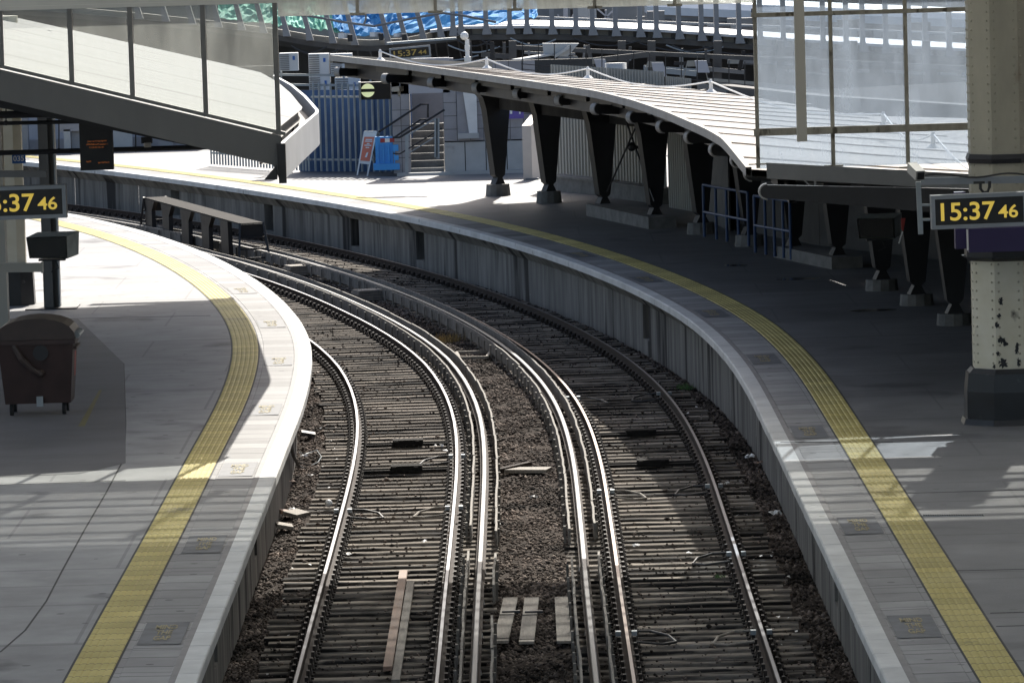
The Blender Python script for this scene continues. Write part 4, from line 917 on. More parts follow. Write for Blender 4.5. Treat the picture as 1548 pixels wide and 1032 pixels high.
for dy in (-.3, -.15, 0, .15, .3): m.box((bx0+w1/2+.04, by0+dy, zt+.10), (.07, .06, .09))
m.tube([(bx0+w1/2+.08, by0-.36, zt+.10), (bx0+w1/2+.08, by0+.36, zt+.10)], .018, 6); m.build("hinge_bar", 'galv', bn)
m = MB(); f = by0-d1/2-.02
m.tube([(bx0-.30, f+.04, zt-.02), (bx0-.2, f-.02, zt-.2), (bx0-.05, f+.0, zt-.36), (bx0+.05, f+.02, zt-.42)], .045, 8); m.ball((bx0+.06, f+.03, zt-.42), .06); m.build("lift_arm", 'binlid', bn)
m = MB(); m.octa(0, 0, 0, .02, .11, .11, n=16); m.v = [(bx0+v[0]+.07, f+.035-v[2], zt-.13+v[1]) for v in m.v]; m.build("recess_plate", 'black', bn)
m = MB(); m.box((bx0+.03, by0-d0/2-.03, zb+.03), (.09, .05, .14)); m.build("drain_plug", 'galv', bn)
m = MB(); m.add([(bx0+w1/2-.02+.012, by0-.1, zt-.15), (bx0+w1/2-.045+.014, by0-.05, zt-.5), (bx0+w1/2-.04+.014, by0+.12, zt-.5), (bx0+w1/2-.02+.012, by0+.16, zt-.15)], [(0, 1, 2, 3)]); m.build("side_label", 'red', bn)
for dx in (-.38, .36):
    for dy in (-.24, .26):
        wh = MB(); c = Vector((bx0+dx, by0+dy, z0+.085)); wh.tube([c+Vector((-.025, 0, 0)), c+Vector((.025, 0, 0))], .085, 14); wo = wh.build("wheel", 'rubber', bn)
        fk = MB(); fk.bar(c+Vector((-.035, 0, 0)), c+Vector((-.035, .02, .12)), .01, .05); fk.bar(c+Vector((.035, 0, 0)), c+Vector((.035, .02, .12)), .01, .05); fk.box(c+Vector((0, .02, .125)), (.09, .09, .015)); fk.build("fork", 'galv', wo)

# ------------------------------------------------------------ staging bench on the tracks
A0 = G(382, 394, -.1); B0 = G(236, 350, -.1); 
tb = thing("staging_platform", (A0+B0)/2, "low dark steel staging bench with plate legs standing between the tracks", "staging bench")
# axis follows the six-foot
tl1 = A(376, 329.5, A0.y); tl0 = A(254, 304, B0.y)
d = (B0-A0); d.z = 0; Lb = d.length; d.normalize(); nn = Vector((-d.y, d.x, 0)); ztop = (tl1.z+tl0.z)/2; mid0 = (A0+B0)/2
def bp(u, v, z): return Vector((A0.x+d.x*u+nn.x*v, A0.y+d.y*u+nn.y*v, z))
wT = .27
m = MB(); m.hexa([bp(-.0, wT, ztop-.03), bp(0, -wT, ztop-.03), bp(Lb, -wT, ztop-.03), bp(Lb, wT, ztop-.03), bp(0, wT, ztop), bp(0, -wT, ztop), bp(Lb, -wT, ztop), bp(Lb, wT, ztop)][::1]); m.build("deck", mat("deck_plate", (.045, .041, .037), .85, var=.2, scale=6, spec=.1), tb)
zb = -.17
for k, u in enumerate((.16, .36, .57, .78, .97)):
    uu = Lb*u; m = MB(); nc = .18
    pl_ = [bp(uu-.9, wT*.98, ztop-.035), bp(uu+.45, wT*.98, ztop-.035), bp(uu+.42, wT*.9, ztop-.3), bp(uu+.42, wT*.9, zb), bp(uu-.42, wT*.9, zb), bp(uu-.42, wT*.9, ztop-.3)] if k else [bp(uu-.42, wT*.98, ztop-.035), bp(uu+.45, wT*.98, ztop-.035), bp(uu+.42, wT*.9, zb), bp(uu-.40, wT*.9, zb)]
    for sgn in (1,): m.prism(pl_, -nn*.10)
    m.box(bp(uu, 0, zb+.02), (.9, .3, .04), math.atan2(nn.y, nn.x)); m.build("leg", 'black', tb)
for u in (-.02, Lb+.02):
    lad = MB(); dd = -.35 if u < 0 else .35
    for v in (-wT, wT): lad.bar(bp(u, v, ztop), bp(u+dd*.6, v*1.35, zb), .05, .07)
    for z in (ztop-.04, ztop-.33, ztop-.58, zb+.14):
        t = (ztop-z)/(ztop-zb); lad.bar(bp(u+dd*.6*t, -wT*(1+.35*t), z), bp(u+dd*.6*t, wT*(1+.35*t), z), .04, .035)
    lad.hexa([bp(u, wT, ztop-.32), bp(u, -wT, ztop-.32), bp(u+.02, -wT, ztop-.32), bp(u+.02, wT, ztop-.32), bp(u, wT, ztop-.03), bp(u, -wT, ztop-.03), bp(u+.02, -wT, ztop-.03), bp(u+.02, wT, ztop-.03)])
    lad.build("end_ladder", 'black', tb)

# ------------------------------------------------------------ trackside bits
def bits():
    # black cross-bond channels
    k = 0
    names = ["black cable trough across the left track, the farther one", "black cable trough across the left track, the nearer one", "black cable trough across the right track, the farther one", "black cable trough across the right track, the nearer one"]
    for (C, py, cxp) in ((LC, 671, 615), (LC, 710, 615), (RC, 655, 985), (RC, 701, 985)):
        q = G(cxp, py, -.12); s = C.sy(q.y); a = C.ang(s); t = thing("cable_trough", C.at(s, 0, -.14), names[k], "cable trough", "cable troughs across the tracks"); k += 1
        for du in (-.13, .13):
            m = MB(); m.bar(C.at(s+du, -.62, -.12), C.at(s+du, .62, -.12), .07, .04); m.build("cable_duct", 'trough', t)
        m = MB(); c = C.at(s, .02, -.08); m.box(c, (.46, .30, .07), a); 
        for dx in (-.16, .16): m.box(C.at(s-.16, dx, -.08), (.06, .06, .05), a)
        m.build("junction_box", 'trough', t)
        for dx in np.linspace(-.18, .18, 6): m = MB(); m.box(C.at(s+.13, float(dx), -.03), (.03, .02, .012), a); m.build("terminal", 'timber', t)
    # cable loops by the rails
    lb = ["inner side of the left track near the paper litter", "inner side of the left track near the junction troughs", "left rail of the left track near the white ball", "left rail of the right track", "right rail of the right track, middle distance", "right rail of the right track, near", "left rail of the right track, farther", "right rail of the right track, farther", "left rail of the right track, nearest", "right rail of the right track, nearest"]
    LP = [(LC, .7525, 770, -1), (LC, .7525, 692, -1), (LC, -.7525, 770, 1), (RC, -.7525, 752, 1), (RC, .7525, 748, -1), (RC, .7525, 852, -1), (RC, -.7525, 608, 1), (RC, .7525, 606, -1), (RC, -.7525, 968, 1), (RC, .7525, 972, -1)]
    for i, (C, off, py, dr) in enumerate(LP):
        q = G(774, py, -.1); s = C.sy(q.y); t0 = C.at(s, off+dr*.07, -.05); m = MB()
        pts = [C.at(s+.35, off+dr*.08, -.08), C.at(s+.45, off+dr*.28, -.10), C.at(s+.2, off+dr*.48, -.12), C.at(s-.25, off+dr*.55, -.13), C.at(s-.45, off+dr*.40, -.12), C.at(s-.5, off+dr*.1, -.08)]
        m.tube(pts, .016, 6); m.box(C.at(s, off+dr*.09, -.05), (.06, .1, .05), C.ang(s), mi=1); m.box(C.at(s, off-dr*.09, -.05), (.06, .1, .05), C.ang(s), mi=1)
        o = m.build("bonding_cable", ['timber' if i % 3 == 0 else 'cable', 'galv']); tag(o, "looped bonding cable clipped to the "+lb[i], "cable", "looped bonding cables at the rails")
    # planks, boards
    a = G(610, 864, -.10); b = G(586, 1010, -.10); m = MB(); m.bar(a, b, .10, .05, up=(0, 0, 1)); tag(m.build("plank", 'plank'), "long brown plank lying lengthwise in the left track", "plank")
    a = G(621, 880, -.12); b = G(598, 1030, -.12); m = MB(); m.bar(a, b, .09, .05); tag(m.build("plank", 'board'), "dark grey plank lying right beside the long brown plank", "plank")
    for i, (p1, p2, w, lab) in enumerate((((772, 904), (757, 970), .17, "tilted grey board, leftmost of three between the conductor rails"), ((804, 904), (796, 971), .17, "grey weathered board, middle of three between the conductor rails"), ((849, 903), (853, 970), .165, "grey flat board, rightmost of three between the conductor rails"))):
        t = thing("timber_board", G(*p2, -.12), lab, "board", "boards between the conductor rails"); a = G(*p1, -.10); b = G(*p2, -.10)
        m = MB(); m.bar(a, a.lerp(b, .40 if i < 2 else 1), w, .03); 
        if i < 2: m.bar(a.lerp(b, .43), b.lerp(a, .06), w, .03); m.bar(b.lerp(a, .04), b, w, .03)
        m.build("plate", 'timber', t)
        if i < 2: m = MB(); m.bar(a.lerp(b, .36)+Vector((-.06, 0, .02)), a.lerp(b, .36)+Vector((.15, 0, .02)), .04, .03); m.build("strap", 'black', t)
    a = G(764, 710, -.11); b = G(830, 710, -.11); m = MB(); m.bar(a, b, .35, .05); tag(m.build("timber_board", 'timber'), "pale grey board lying crosswise between the conductor rails beside the rusty bar", "board")
    a = G(752, 712, -.1); b = G(800, 701, -.08); m = MB(); m.bar(a, b, .09, .07); tag(m.build("metal_bar", 'rust'), "rusty dark bar lying against the pale crosswise board", "bar")
    for (px, py, lab) in ((452, 414, "farther stack of grey timber packs between the tracks"), (556, 452, "nearer stack of grey timber packs between the tracks")):
        c = G(px, py, -.15); t = thing("timber_stack", c, lab, "timber stack", "timber stacks between the tracks")
        for k in range(4): m = MB(); m.box((c.x+.02*(k % 2), c.y, -.14+k*.055), (.56, .5, .045), .35); m.build("pack", 'timber', t)
    a, b, c_, d_ = G(690, 533, -.12), G(742, 531, -.12), G(736, 540, -.12), G(694, 541, -.12); m = MB()
    for p, q in ((a, b), (b, c_), (c_, d_), (d_, a)): m.bar(p, q, .05, .05)
    tag(m.build("wooden_hatch", 'timber'), "small empty timber frame lying flat beside the dry grass tuft", "frame")
    # litter
    c = G(497, 766, -.12); m = MB(); m.ball(c+Vector((0, 0, .05)), .055); tag(m.build("ball", 'white', smooth=True), "white ball lying on sleeper ends left of the left track", "litter"); 
    L_ = [(752, 791, 'white', .10, "crumpled white paper between the conductor rails"), (640, 300, 'white', 0, ""), (963, 514, 'white', .045, "small shiny white cup by the platform wall"), (1028, 546, 'litterblue', .09, "crumpled blue wrapper by the platform wall"), (800, 448, 'white', .09, "crumpled white rag by the platform wall"), (456, 712, 'plank', .06, "tan cup lying among stones left of the left track"), (470, 720, 'white', .05, "small white scrap left of the left track"), (1138, 692, 'white', .09, "white scrap right of the right track under the wall"), (1170, 779, 'white', .11, "long white scrap right of the right track"), (1098, 731, 'white', .06, "small clear bottle on the sleeper ends of the right track"), (459, 819, 'white', .045, "flat white scrap left of the left track"), (664, 675, 'white', .07, "white rag beside the farther black trough")]
    for (px, py, mt, r, lab) in L_:
        if not lab: continue
        c = G(px, py, -.13); m = MB(); k = 3
        for _ in range(k):
            q = c+Vector((random.uniform(-r, r), random.uniform(-r, r), r*.3)); n = 7; V = [q+Vector((random.uniform(.4, 1)*r*.6*math.cos(6.283*i/n), random.uniform(.4, 1)*r*.6*math.sin(6.283*i/n), random.uniform(-.3, .35)*r)) for i in range(n)]+[q+Vector((random.uniform(-.3, .3)*r, 0, r*.3))]
            m.add(V, [(i, (i+1) % n, n) for i in range(n)])
        tag(m.build("paper_scrap" if mt in ("white", "whitep", "litterblue") else "leaf_scrap", mt), lab, "scrap")
    # wood scraps at left
    for (px, py, rz, mt, lab) in ((432, 779, .3, 'plank', "brown broken board end in the ballast under the left coping"), (448, 781, -.5, 'timber', "grey broken board leaning in the ballast under the left coping"), (430, 800, .1, 'timber', "flat grey board scrap nearest the left coping wall"), (466, 660, .05, 'black', "black block lying in the ballast under the left coping")):
        c = G(px, py, -.2); m = MB(); m.box(c+Vector((0, 0, .05)), (.22, .34, .05), rz, ry=.2); tag(m.build("wood_scrap", mt), lab, "wood scrap")
    # small scatter of crumbs of paper in the cess: real tiny flakes
    m = MB()
    for _ in range(420):
        y = random.uniform(56, 112); sd_ = random.random() < .6; x = (LC.x(y)-random.uniform(1.0, 1.9)) if sd_ else (RC.x(y)+random.uniform(.9, 1.7)); 
        if x < PL.x(y)+.1 or x > PR.x(y)-.05: continue
        s = random.uniform(.01, .030); a = random.random()*6; z = -.15 if random.random() < .5 else -.2
        m.add([(x+s*math.cos(a+i*1.57), y+s*1.3*math.sin(a+i*1.57), z+random.uniform(0, .03)) for i in range(4)], [(0, 1, 2, 3)], random.choice((0, 0, 1)))
    o = m.build("litter_flakes", ['whitep', 'plank']); tag(o, "tiny paper and leaf flakes scattered along the ballast edges", "litter", kind='stuff')
    # tufts
    for (px, py, mt, h, nb, nm, lab) in ((676, 516, 'grass', .16, 140, "grass_tuft", "dry yellow grass tuft between the tracks"), (1035, 588, 'weed', .09, 70, "weed", "small green weed by the platform wall"), (645, 525, 'grass', .07, 0, "", ""), (1086, 872, 'weed', .04, 30, "weed", "tiny green weed in the right track")):
        if not nb: continue
        c = G(px, py, -.16); m = MB()
        for _ in range(nb):
            b = c+Vector((random.gauss(0, h*.9), random.gauss(0, h*1.2), 0)); t = b+Vector((random.gauss(0, h*.4), random.gauss(0, h*.4), h*random.uniform(.5, 1.2))); w = Vector((.006, 0, 0)); m.add([b-w, b+w, t], [(0, 1, 2)])
        tag(m.build(nm, mt), lab, "plant")
    # pipe at left wall
    m = MB(); m.tube([G(440, 672, .6), G(444, 690, .2), G(452, 705, -.1), G(458, 708, -.15)], .025, 6); tag(m.build("hose", 'cable'), "black hose dropping from the left coping to the ballast", "hose")
    pts = [G(x_, y_, -.14) for x_, y_ in ((455, 700), (470, 703), (481, 698), (486, 690), (479, 680), (462, 686), (452, 684))]; m = MB(); m.tube(pts, .008, 5); tag(m.build("wire", 'galv'), "thin pale wire looping over stones left of the left track", "wire")
bits()

# ------------------------------------------------------------ far-side station furniture
# palisade fence with pales
def palisade(a, b, h, label, n, group=None):
    t = thing("palisade_fence", a, label, "fence", group); d = (b-a); L_ = d.length; dn = d/L_; nv = Vector((dn.y, -dn.x, 0)); k = 0
    for i in range(n):
        c = a+d*((i+.5)/n); m = MB(); w = .034
        P = [c-dn*w, c-dn*w*.3+nv*.03, c+dn*w*.3+nv*.03, c+dn*w]
        V = [Vector((p.x, p.y, a.z+.05)) for p in P]+[Vector((p.x, p.y, a.z+h-.08)) for p in P]+[Vector((c.x, c.y, a.z+h))]
        m.add(V, [(0, 1, 5, 4), (1, 2, 6, 5), (2, 3, 7, 6), (4, 5, 8), (5, 6, 8), (6, 7, 8)]); m.build("pale", 'galv', t)
    for z in (.35, h-.4): m = MB(); m.bar(a+Vector((0, 0, z))-nv*.03, b+Vector((0, 0, z))-nv*.03, .04, .05); m.build("rail", 'galv', t)
    return t
zf = .965
pa_ = G(318, 251, zf); pb_ = G(470, 262, zf); pc_ = G(606, 263, zf)
palisade(pa_, pb_, 1.6, "low grey palisade fence below the left canopy edge", 34)
palisade(pb_+Vector((.05, 0, 0)), pc_, 2.35, "tall grey palisade fence in front of the blue hoarding", 15)
a, b = pb_+Vector((-.3, .9, 0)), pc_+Vector((.3, .9, 0)); m = MB(); m.bar(a+Vector((0, 0, 1.05)), b+Vector((0, 0, 1.05)), .05, 2.1)
for k in range(1, 6): c = a.lerp(b, k/6); m.box(c+Vector((0, -.04, 1.05)), (.05, .06, 2.1), mi=0)
tag(m.build("hoarding", 'hoard'), "dark blue site hoarding behind the tall palisade fence", "hoarding")
# AC units on a rack
ar = thing("equipment_rack", A(480, 150, 137), "grey steel rack carrying the air conditioning units above the fence", "rack")
m = MB()
for py in (113, 128): m.bar(A(415, py, 137), A(600, py+2, 137), .06, .06)
for px in (425, 470, 520, 560): m.bar(A(px, 108, 137), A(px, 240, 137), .05, .05)
m.build("frame", 'galv', ar)
def ac(px0, px1, py0, py1, lab, Y=137.):
    a = A(px0, py0, Y); b = A(px1, py1, Y); t = thing("air_conditioner", ((a.x+b.x)/2, Y, b.z), lab, "air conditioner", "air conditioning units behind the fence")
    m = MB(); m.box(((a.x+b.x)/2, Y+.2, (a.z+b.z)/2), (b.x-a.x, .45, a.z-b.z)); m.build("casing", 'ac', t)
    g_ = MB(); w = (b.x-a.x)*.5; n = 9
    for k in range(n): z = b.z+(a.z-b.z)*(k+.7)/(n+.4); g_.box((a.x+w*.55, Y-.04, z), (w, .02, (a.z-b.z)/n*.45))
    g_.build("grille", 'greysteel', t); s_ = MB(); s_.box((b.x-w*.45, Y-.035, (a.z+b.z)/2+.1), (.06, .02, .10)); s_.build("badge", 'signblue', t)
ac(422, 451, 81, 107, "small white air conditioner leftmost on the rack", 136.); ac(466, 498, 82, 112, "white air conditioner in the middle of the rack"); ac(499, 533, 82, 112, "white air conditioner right of the middle on the rack"); ac(467, 500, 116, 146, "lower white air conditioner on the left behind the pales"); ac(506, 545, 118, 150, "lower white air conditioner behind the canopy tip")
# round LED sign
rsn = thing("roundel_display", A(567, 137, 121), "black display box with a pale yellow disc and dark bar below the canopy tip", "display")
a = A(545, 125, 121); b = A(591, 150, 121); m = MB(); m.box(((a.x+b.x)/2, 121.15, (a.z+b.z)/2), (b.x-a.x, .3, a.z-b.z)); m.box((a.x-.02, 121.0, (a.z+b.z)/2), (.05, .34, a.z-b.z+.03), mi=1); m.build("case", ['black', 'galv'], rsn)
c = A(556, 137, 120.98); M['disc'] = mat("disc_yellow", (.62, .66, .40), .5, emis=(.7, .78, .45, .35))
for sgn in (1, -1):
    m = MB(); V = []; n = 12
    for k in range(n+1): t = math.radians(14)+math.radians(152)*k/n; V.append((c.x+.155*math.cos(t), c.y, c.z+sgn*.155*math.sin(t)))
    m.prism(V if sgn > 0 else V[::-1], (0, .02, 0)); m.build("half_disc", 'disc', rsn)
m = MB(); e = A(602, 135, 120.5); m.bar(e+Vector((-.1, 0, 0)), e+Vector((.08, -.2, .02)), .13, .11); m.box(e+Vector((.02, -.1, -.1)), (.06, .08, .14)); tag(m.build("security_camera", 'cctv'), "pale security camera beside the round display under the canopy", "camera")
# A-board
ab = G(556, 265, zf); at = thing("a_board", ab, "open A-board with orange poster and white text in front of the fence", "sign board")
def aq(px, py, dy): p = A(px, py, ab.y+dy); return p
fl, fr, tl_, tr_ = A(540, 265, ab.y-.25), A(555, 267, ab.y-.25), A(551, 199, ab.y), A(569, 199, ab.y)
m = MB(); m.bar(fl, tl_, .035, .035); m.bar(fr, tr_, .035, .035); m.bar(tl_, tr_, .035, .035); m.build("front_frame", 'white', at)
def lerp2(u, v): return (fl.lerp(tl_, v)).lerp(fr.lerp(tr_, v), u)
m = MB(); m.add([lerp2(0, .27), lerp2(1, .27), lerp2(1, .98), lerp2(0, .98)], [(0, 1, 2, 3)]); bk = m.build("backing", 'white', at)
off = Vector((0, -.02, 0)); m = MB(); m.add([lerp2(.06, .34)+off, lerp2(.94, .34)+off, lerp2(.94, .88)+off, lerp2(.06, .88)+off], [(0, 1, 2, 3)]); m.build("poster", 'poster', at)
m = MB()
for v, w in ((.82, .7), (.78, .8), (.725, .3), (.69, .75), (.64, .4)): m.add([lerp2(.5-w/2*.8, v-.012)+off*2, lerp2(.5+w/2*.8, v-.012)+off*2, lerp2(.5+w/2*.8, v+.012)+off*2, lerp2(.5-w/2*.8, v+.012)+off*2], [(0, 1, 2, 3)])
m.add([lerp2(.42, .42)+off*2, lerp2(.62, .42)+off*2, lerp2(.66, .54)+off*2, lerp2(.5, .52)+off*2], [(0, 1, 2, 3)]); m.build("poster_text", 'white', at)
bl, br_ = A(589, 262, ab.y+.9), A(599, 258, ab.y+.9); m = MB(); m.bar(tl_, A(577, 262, ab.y+.7), .035, .035); m.bar(tr_, br_, .035, .035)
m.add([tl_.lerp(A(577, 262, ab.y+.7), .05), tr_.lerp(br_, .05), tr_.lerp(br_, .75), tl_.lerp(A(577, 262, ab.y+.7), .75)], [(0, 1, 2, 3)]); m.build("rear_leg", 'galv', at)
# blue water barrier
wb = G(588, 263.5, zf); wb.y -= 1.2; bt = thing("safety_barrier", wb, "bright blue plastic barrier with red and white band behind the A-board", "barrier")
a = A(567, 207, wb.y+.6); b = A(601, 256, wb.y+.6); m = MB(); cxx = (a.x+b.x)/2; w = b.x-a.x
m.box((cxx, wb.y+.6, (a.z+b.z)/2), (w, .22, a.z-b.z)); m.box((cxx, wb.y+.6, b.z+.08), (w+.12, .42, .16)); m.box((b.x-.03, wb.y+.55, b.z+.55), (.14, .3, .16)); m.box((b.x-.02, wb.y+.55, b.z+.3), (.12, .3, .12))
for k in range(4): m.box((a.x+w*(k+.5)/4, wb.y+.47, b.z+.38), (.035, .06, .5))
m.build("body", 'barrier', bt)
for k, mt in enumerate(('red', 'white', 'red')): m = MB(); m.box((a.x+w*(.35+.22*k), wb.y+.475, a.z-.09), (w*.22, .04, .10)); m.build("band", mt, bt)
# building wall with stair opening
st_ = thing("station_building", G(680, 262, zf), "low tiled station building with a stair opening beyond the right canopy", "building")
YB = 133.4
def wb_(px0, py0, px1, py1, Y, mt, nm, th=.3, par=st_):
    a = A(px0, py0, Y); b = A(px1, py1, Y); m = MB(); m.box(((a.x+b.x)/2, Y+th/2, (a.z+b.z)/2), (abs(b.x-a.x), th, abs(a.z-b.z))); return m.build(nm, mt, par)
def tiled(px0, py0, px1, py1, Y, mt, nm, nx, nz, gap=.012, par=st_, th=.02):
    a = A(px0, py0, Y); b = A(px1, py1, Y); m = MB(); w = (b.x-a.x)/nx; h = (a.z-b.z)/nz
    for i in range(nx):
        for j in range(nz): m.box((a.x+w*(i+.5), Y-th/2, b.z+h*(j+.5)), (w-gap, th, h-gap))
    m.build(nm, mt, par)
wb_(590, 95, 622, 262, YB, 'joint', "wall"); tiled(590, 95, 622, 262, YB, 'tile', "wall_tiles", 2, 7)
wb_(668, 95, 900, 264, YB, 'joint', "wall"); tiled(668, 95, 812, 212, YB, 'tile', "wall_tiles", 7, 6); tiled(671, 213, 862, 263, YB, 'slab', "wall_slabs", 6, 1, .025)
wb_(590, 90, 680, 140, YB-.02, 'lilac', "lintel")
wb_(615, 90, 690, 262, YB+4.2, 'tile', "stair_back_wall"); wb_(608, 90, 622, 262, YB+.3, 'tile', "stair_side_wall", th=4)
# recessed window with pale panel
wb_(690, 142, 722, 205, YB-.08, 'tile', "window_surround", th=.05); a = A(700, 140, YB-.15); b = A(722, 205, YB-.15); m = MB(); m.prism([(a.x, YB-.15, a.z), (b.x, YB-.15, a.z), (b.x, YB-.15, b.z+.0), (a.x+.13, YB-.15, b.z)], (0, .05, 0)); m.build("pale_panel", 'whitep', st_); wb_(692, 202, 724, 209, YB-.2, 'slab', "window_sill", th=.2)
wb_(600, 262.5, 880, 266, YB-.35, 'slab', "kerb", th=.3)
# stairs
sta = thing("staircase", G(640, 262, zf), "grey stone steps with black handrails in the stair opening", "stairs")
for k in range(7):
    z = zf+.17*(k+1); m = MB(); x0 = A(612, 250, YB).x; x1 = A(671, 250, YB).x; m.box(((x0+x1)/2, YB+.0+.35*k+.2, (z+zf)/2), (x1-x0, .42, z-zf)); m.build("step", 'stoneped', sta)
def rl(pts, Y, r, mt, nm="handrail"): m = MB(); m.tube([A(*p[:2], Y+(p[2] if len(p) > 2 else 0)) for p in pts], r, 6); m.build(nm, mt, sta)
rl([(572, 200), (636, 158), (647, 158), (647, 178)], YB-.15, .03, 'black'); rl([(596, 208), (636, 181), (647, 181)], YB-.1, .025, 'black'); rl([(594, 208), (604, 208), (672, 166)], YB-.6, .03, 'black'); rl([(594, 232), (604, 233), (668, 194)], YB-.6, .02, 'black')
rl([(614, 206), (658, 180)], YB-1., .018, 'galv'); rl([(614, 234), (660, 206)], YB-1., .014, 'galv')
for px, y0, y1 in ((615, 205, 263), (659, 179, 238), (662, 179, 240)): m = MB(); m.bar(A(px, y0, YB-1.), A(px, y1, YB-1.), .08, .05); m.build("newel_post", 'galv', sta)
# purple platform sign
m = MB(); a = A(768, 159, YB-.3); b = A(792, 179, YB-.3); ps = thing("platform_sign", a, "small purple sign with white marks on the tiled wall", "sign"); m.box(((a.x+b.x)/2, YB-.3, (a.z+b.z)/2), (b.x-a.x, .06, a.z-b.z)); m.build("panel", mat("purple_bright", (.13, .09, .36), .5), ps)
m = MB(); m.box((a.x+.07, YB-.34, (a.z+b.z)/2), (.06, .01, .10)); m.box((a.x+.29, YB-.34, (a.z+b.z)/2), (.04, .01, .12)); m.build("marks", 'white', ps)
# kiosk
kq = G(801, 272, zf); kt = thing("ticket_post", kq, "pale slanted-top metal post standing by the first black column", "post"); a = A(789, 190, kq.y); b = A(805, 272, kq.y); w = b.x-a.x
m = MB(); P = [(a.x, kq.y, b.z), (b.x, kq.y, b.z), (b.x+.22, kq.y+.6, b.z), (a.x+.22, kq.y+.6, b.z), (a.x, kq.y, a.z), (b.x, kq.y, a.z), (b.x+.22, kq.y+.6, a.z+.22), (a.x+.22, kq.y+.6, a.z+.22)]; m.hexa(P); m.build("body", mat("kiosk", (.60, .54, .49), .4, metal=.2, var=.04), kt); m = MB(); m.box(((a.x+b.x)/2+.1, kq.y+.28, b.z+.02), (w+.1, .68, .05), -.0); m.build("foot", 'greysteel', kt)
# corrugated wall behind columns
def corr(pts, z0, z1, nm, lab, mt='sheet', per=.19):
    t = thing(nm, pts[0], lab, "wall"); 
    for n, (a, b) in enumerate(zip(pts[:-1], pts[1:])):
        d = (b-a); d.z = 0; L_ = d.length; d /= L_; nv = Vector((d.y, -d.x, 0)); m = MB(); V = []; k = 0; u = 0
        while u < L_:
            for f_, o in ((0, 0), (.4, 0), (.5, .05), (.9, .05)):
                c = a+d*(u+per*f_)+nv*o; V += [(c.x, c.y, z0), (c.x, c.y, z1)]
            u += per
        m.v = V; m.f = [(2*i, 2*i+2, 2*i+3, 2*i+1) for i in range(len(V)//2-1)]; m.m = [0]*len(m.f); m.build("sheet_panel", mt, t)
    return t
cw = corr([G(838, 283, zf), G(925, 293, zf), G(1010, 304, zf)], zf+.32, 3.9, "corrugated_wall", "cream corrugated sheet wall on a low stone plinth behind the black columns")
m = MB()
for a, b in ((G(838, 287, zf), G(925, 297, zf)), (G(932, 299, zf), G(1012, 310, zf))):
    m.bar(a+Vector((0, 0, .17)), b+Vector((0, 0, .17)), .35, .34); m.bar(a+Vector((0, -.02, .35)), b+Vector((0, -.02, .35)), .42, .05)
m.build("plinth", 'stoneped', cw)
corr([G(1013, 315, zf), G(1052, 322, zf)], zf, 3.9, "corrugated_wall", "grey corrugated gate panel right of the stone plinth", 'sheet', .16)
corr([G(1062, 330, zf), G(1105, 352, zf)], zf, 3.9, "corrugated_wall", "dark corrugated panel behind the blue railings", 'greysteel', .2)
m = MB(); q = G(936, 292, zf); m.tube([(q.x, q.y, zf), (q.x, q.y, 4)], .25, 20); m.tube([(q.x, q.y, zf), (q.x, q.y, zf+.25)], .29, 20); tag(m.build("round_pillar", 'slab', smooth=True), "plain pale round pillar in front of the corrugated wall", "pillar")
# enclosing dark wall on the far right under the canopy
dw = [G(1100, 345, zf), G(1250, 375, zf), Vector((11.0, 92, zf)), Vector((12.5, 75, zf))]; m = MB()
for a, b in zip(dw[:-1], dw[1:]): m.bar(a+Vector((0, 0, 1.5)), b+Vector((0, 0, 1.5)), .3, 3.0)
tag(m.build("back_wall", 'concdk'), "dark grimy brick wall at the back of the shaded right platform", "wall")
fr = MB();  # slab added behind the canopy to keep sun off the platform below
for i in range(0, NE-6, 6):
    j = i+6; a0 = (wx[i]+.03, wy[i], 3.0); b0 = (wx[j]+.03, wy[j], 3.0); fr.hexa([a0, (17, wy[i]+9, 3.0), (17, wy[j]+9, 3.0), b0]+[(p[0], p[1], 3.12) for p in (a0, (17, wy[i]+9, 0), (17, wy[j]+9, 0), b0)])
frt = thing("shade_roof", (10, 100, zf), "added dark roof slab behind the valley of the right canopy, keeping sun off the platform", "roof"); fr.build("shade_slab", 'net', frt); m = MB()
for i in range(0, NE-1): m.bar((wx[i]-.05, wy[i], (3.0+vz(i)-.08)/2), (wx[i+1]-.05, wy[i+1], (3.0+vz(i)-.08)/2), .06, vz(i)-.08-3.0)
m.build("sun_block_strip", 'net', frt)  # strip added to close the gap where sun came in below the canopy
# blue railings
def railing(ps, h, lab, posts):
    t = thing("guard_rail", G(*ps[0]), lab, "railing", "blue guard railings under the canopy"); P = [G(*p) for p in ps]
    for z in (h, h*.48): m = MB(); m.tube([p+Vector((0, 0, z)) for p in P], .028, 8); m.build("rail", 'blue', t)
    for a in posts:
        f_ = a*(len(P)-1); i = min(int(f_), len(P)-2); c = P[i].lerp(P[i+1], f_-i); m = MB(); m.tube([c, c+Vector((0, 0, h))], .03, 8); m.build("post", 'blue', t)
railing([(1065, 358), (1132, 372)], 1.05, "blue tubular guard railing farther along behind the black columns", (0, .28, .52, .78, 1))
railing([(1142, 382), (1196, 392)], 1.1, "blue tubular guard railing nearer to the camera behind the black columns", (0, .3, .55, .8, 1))
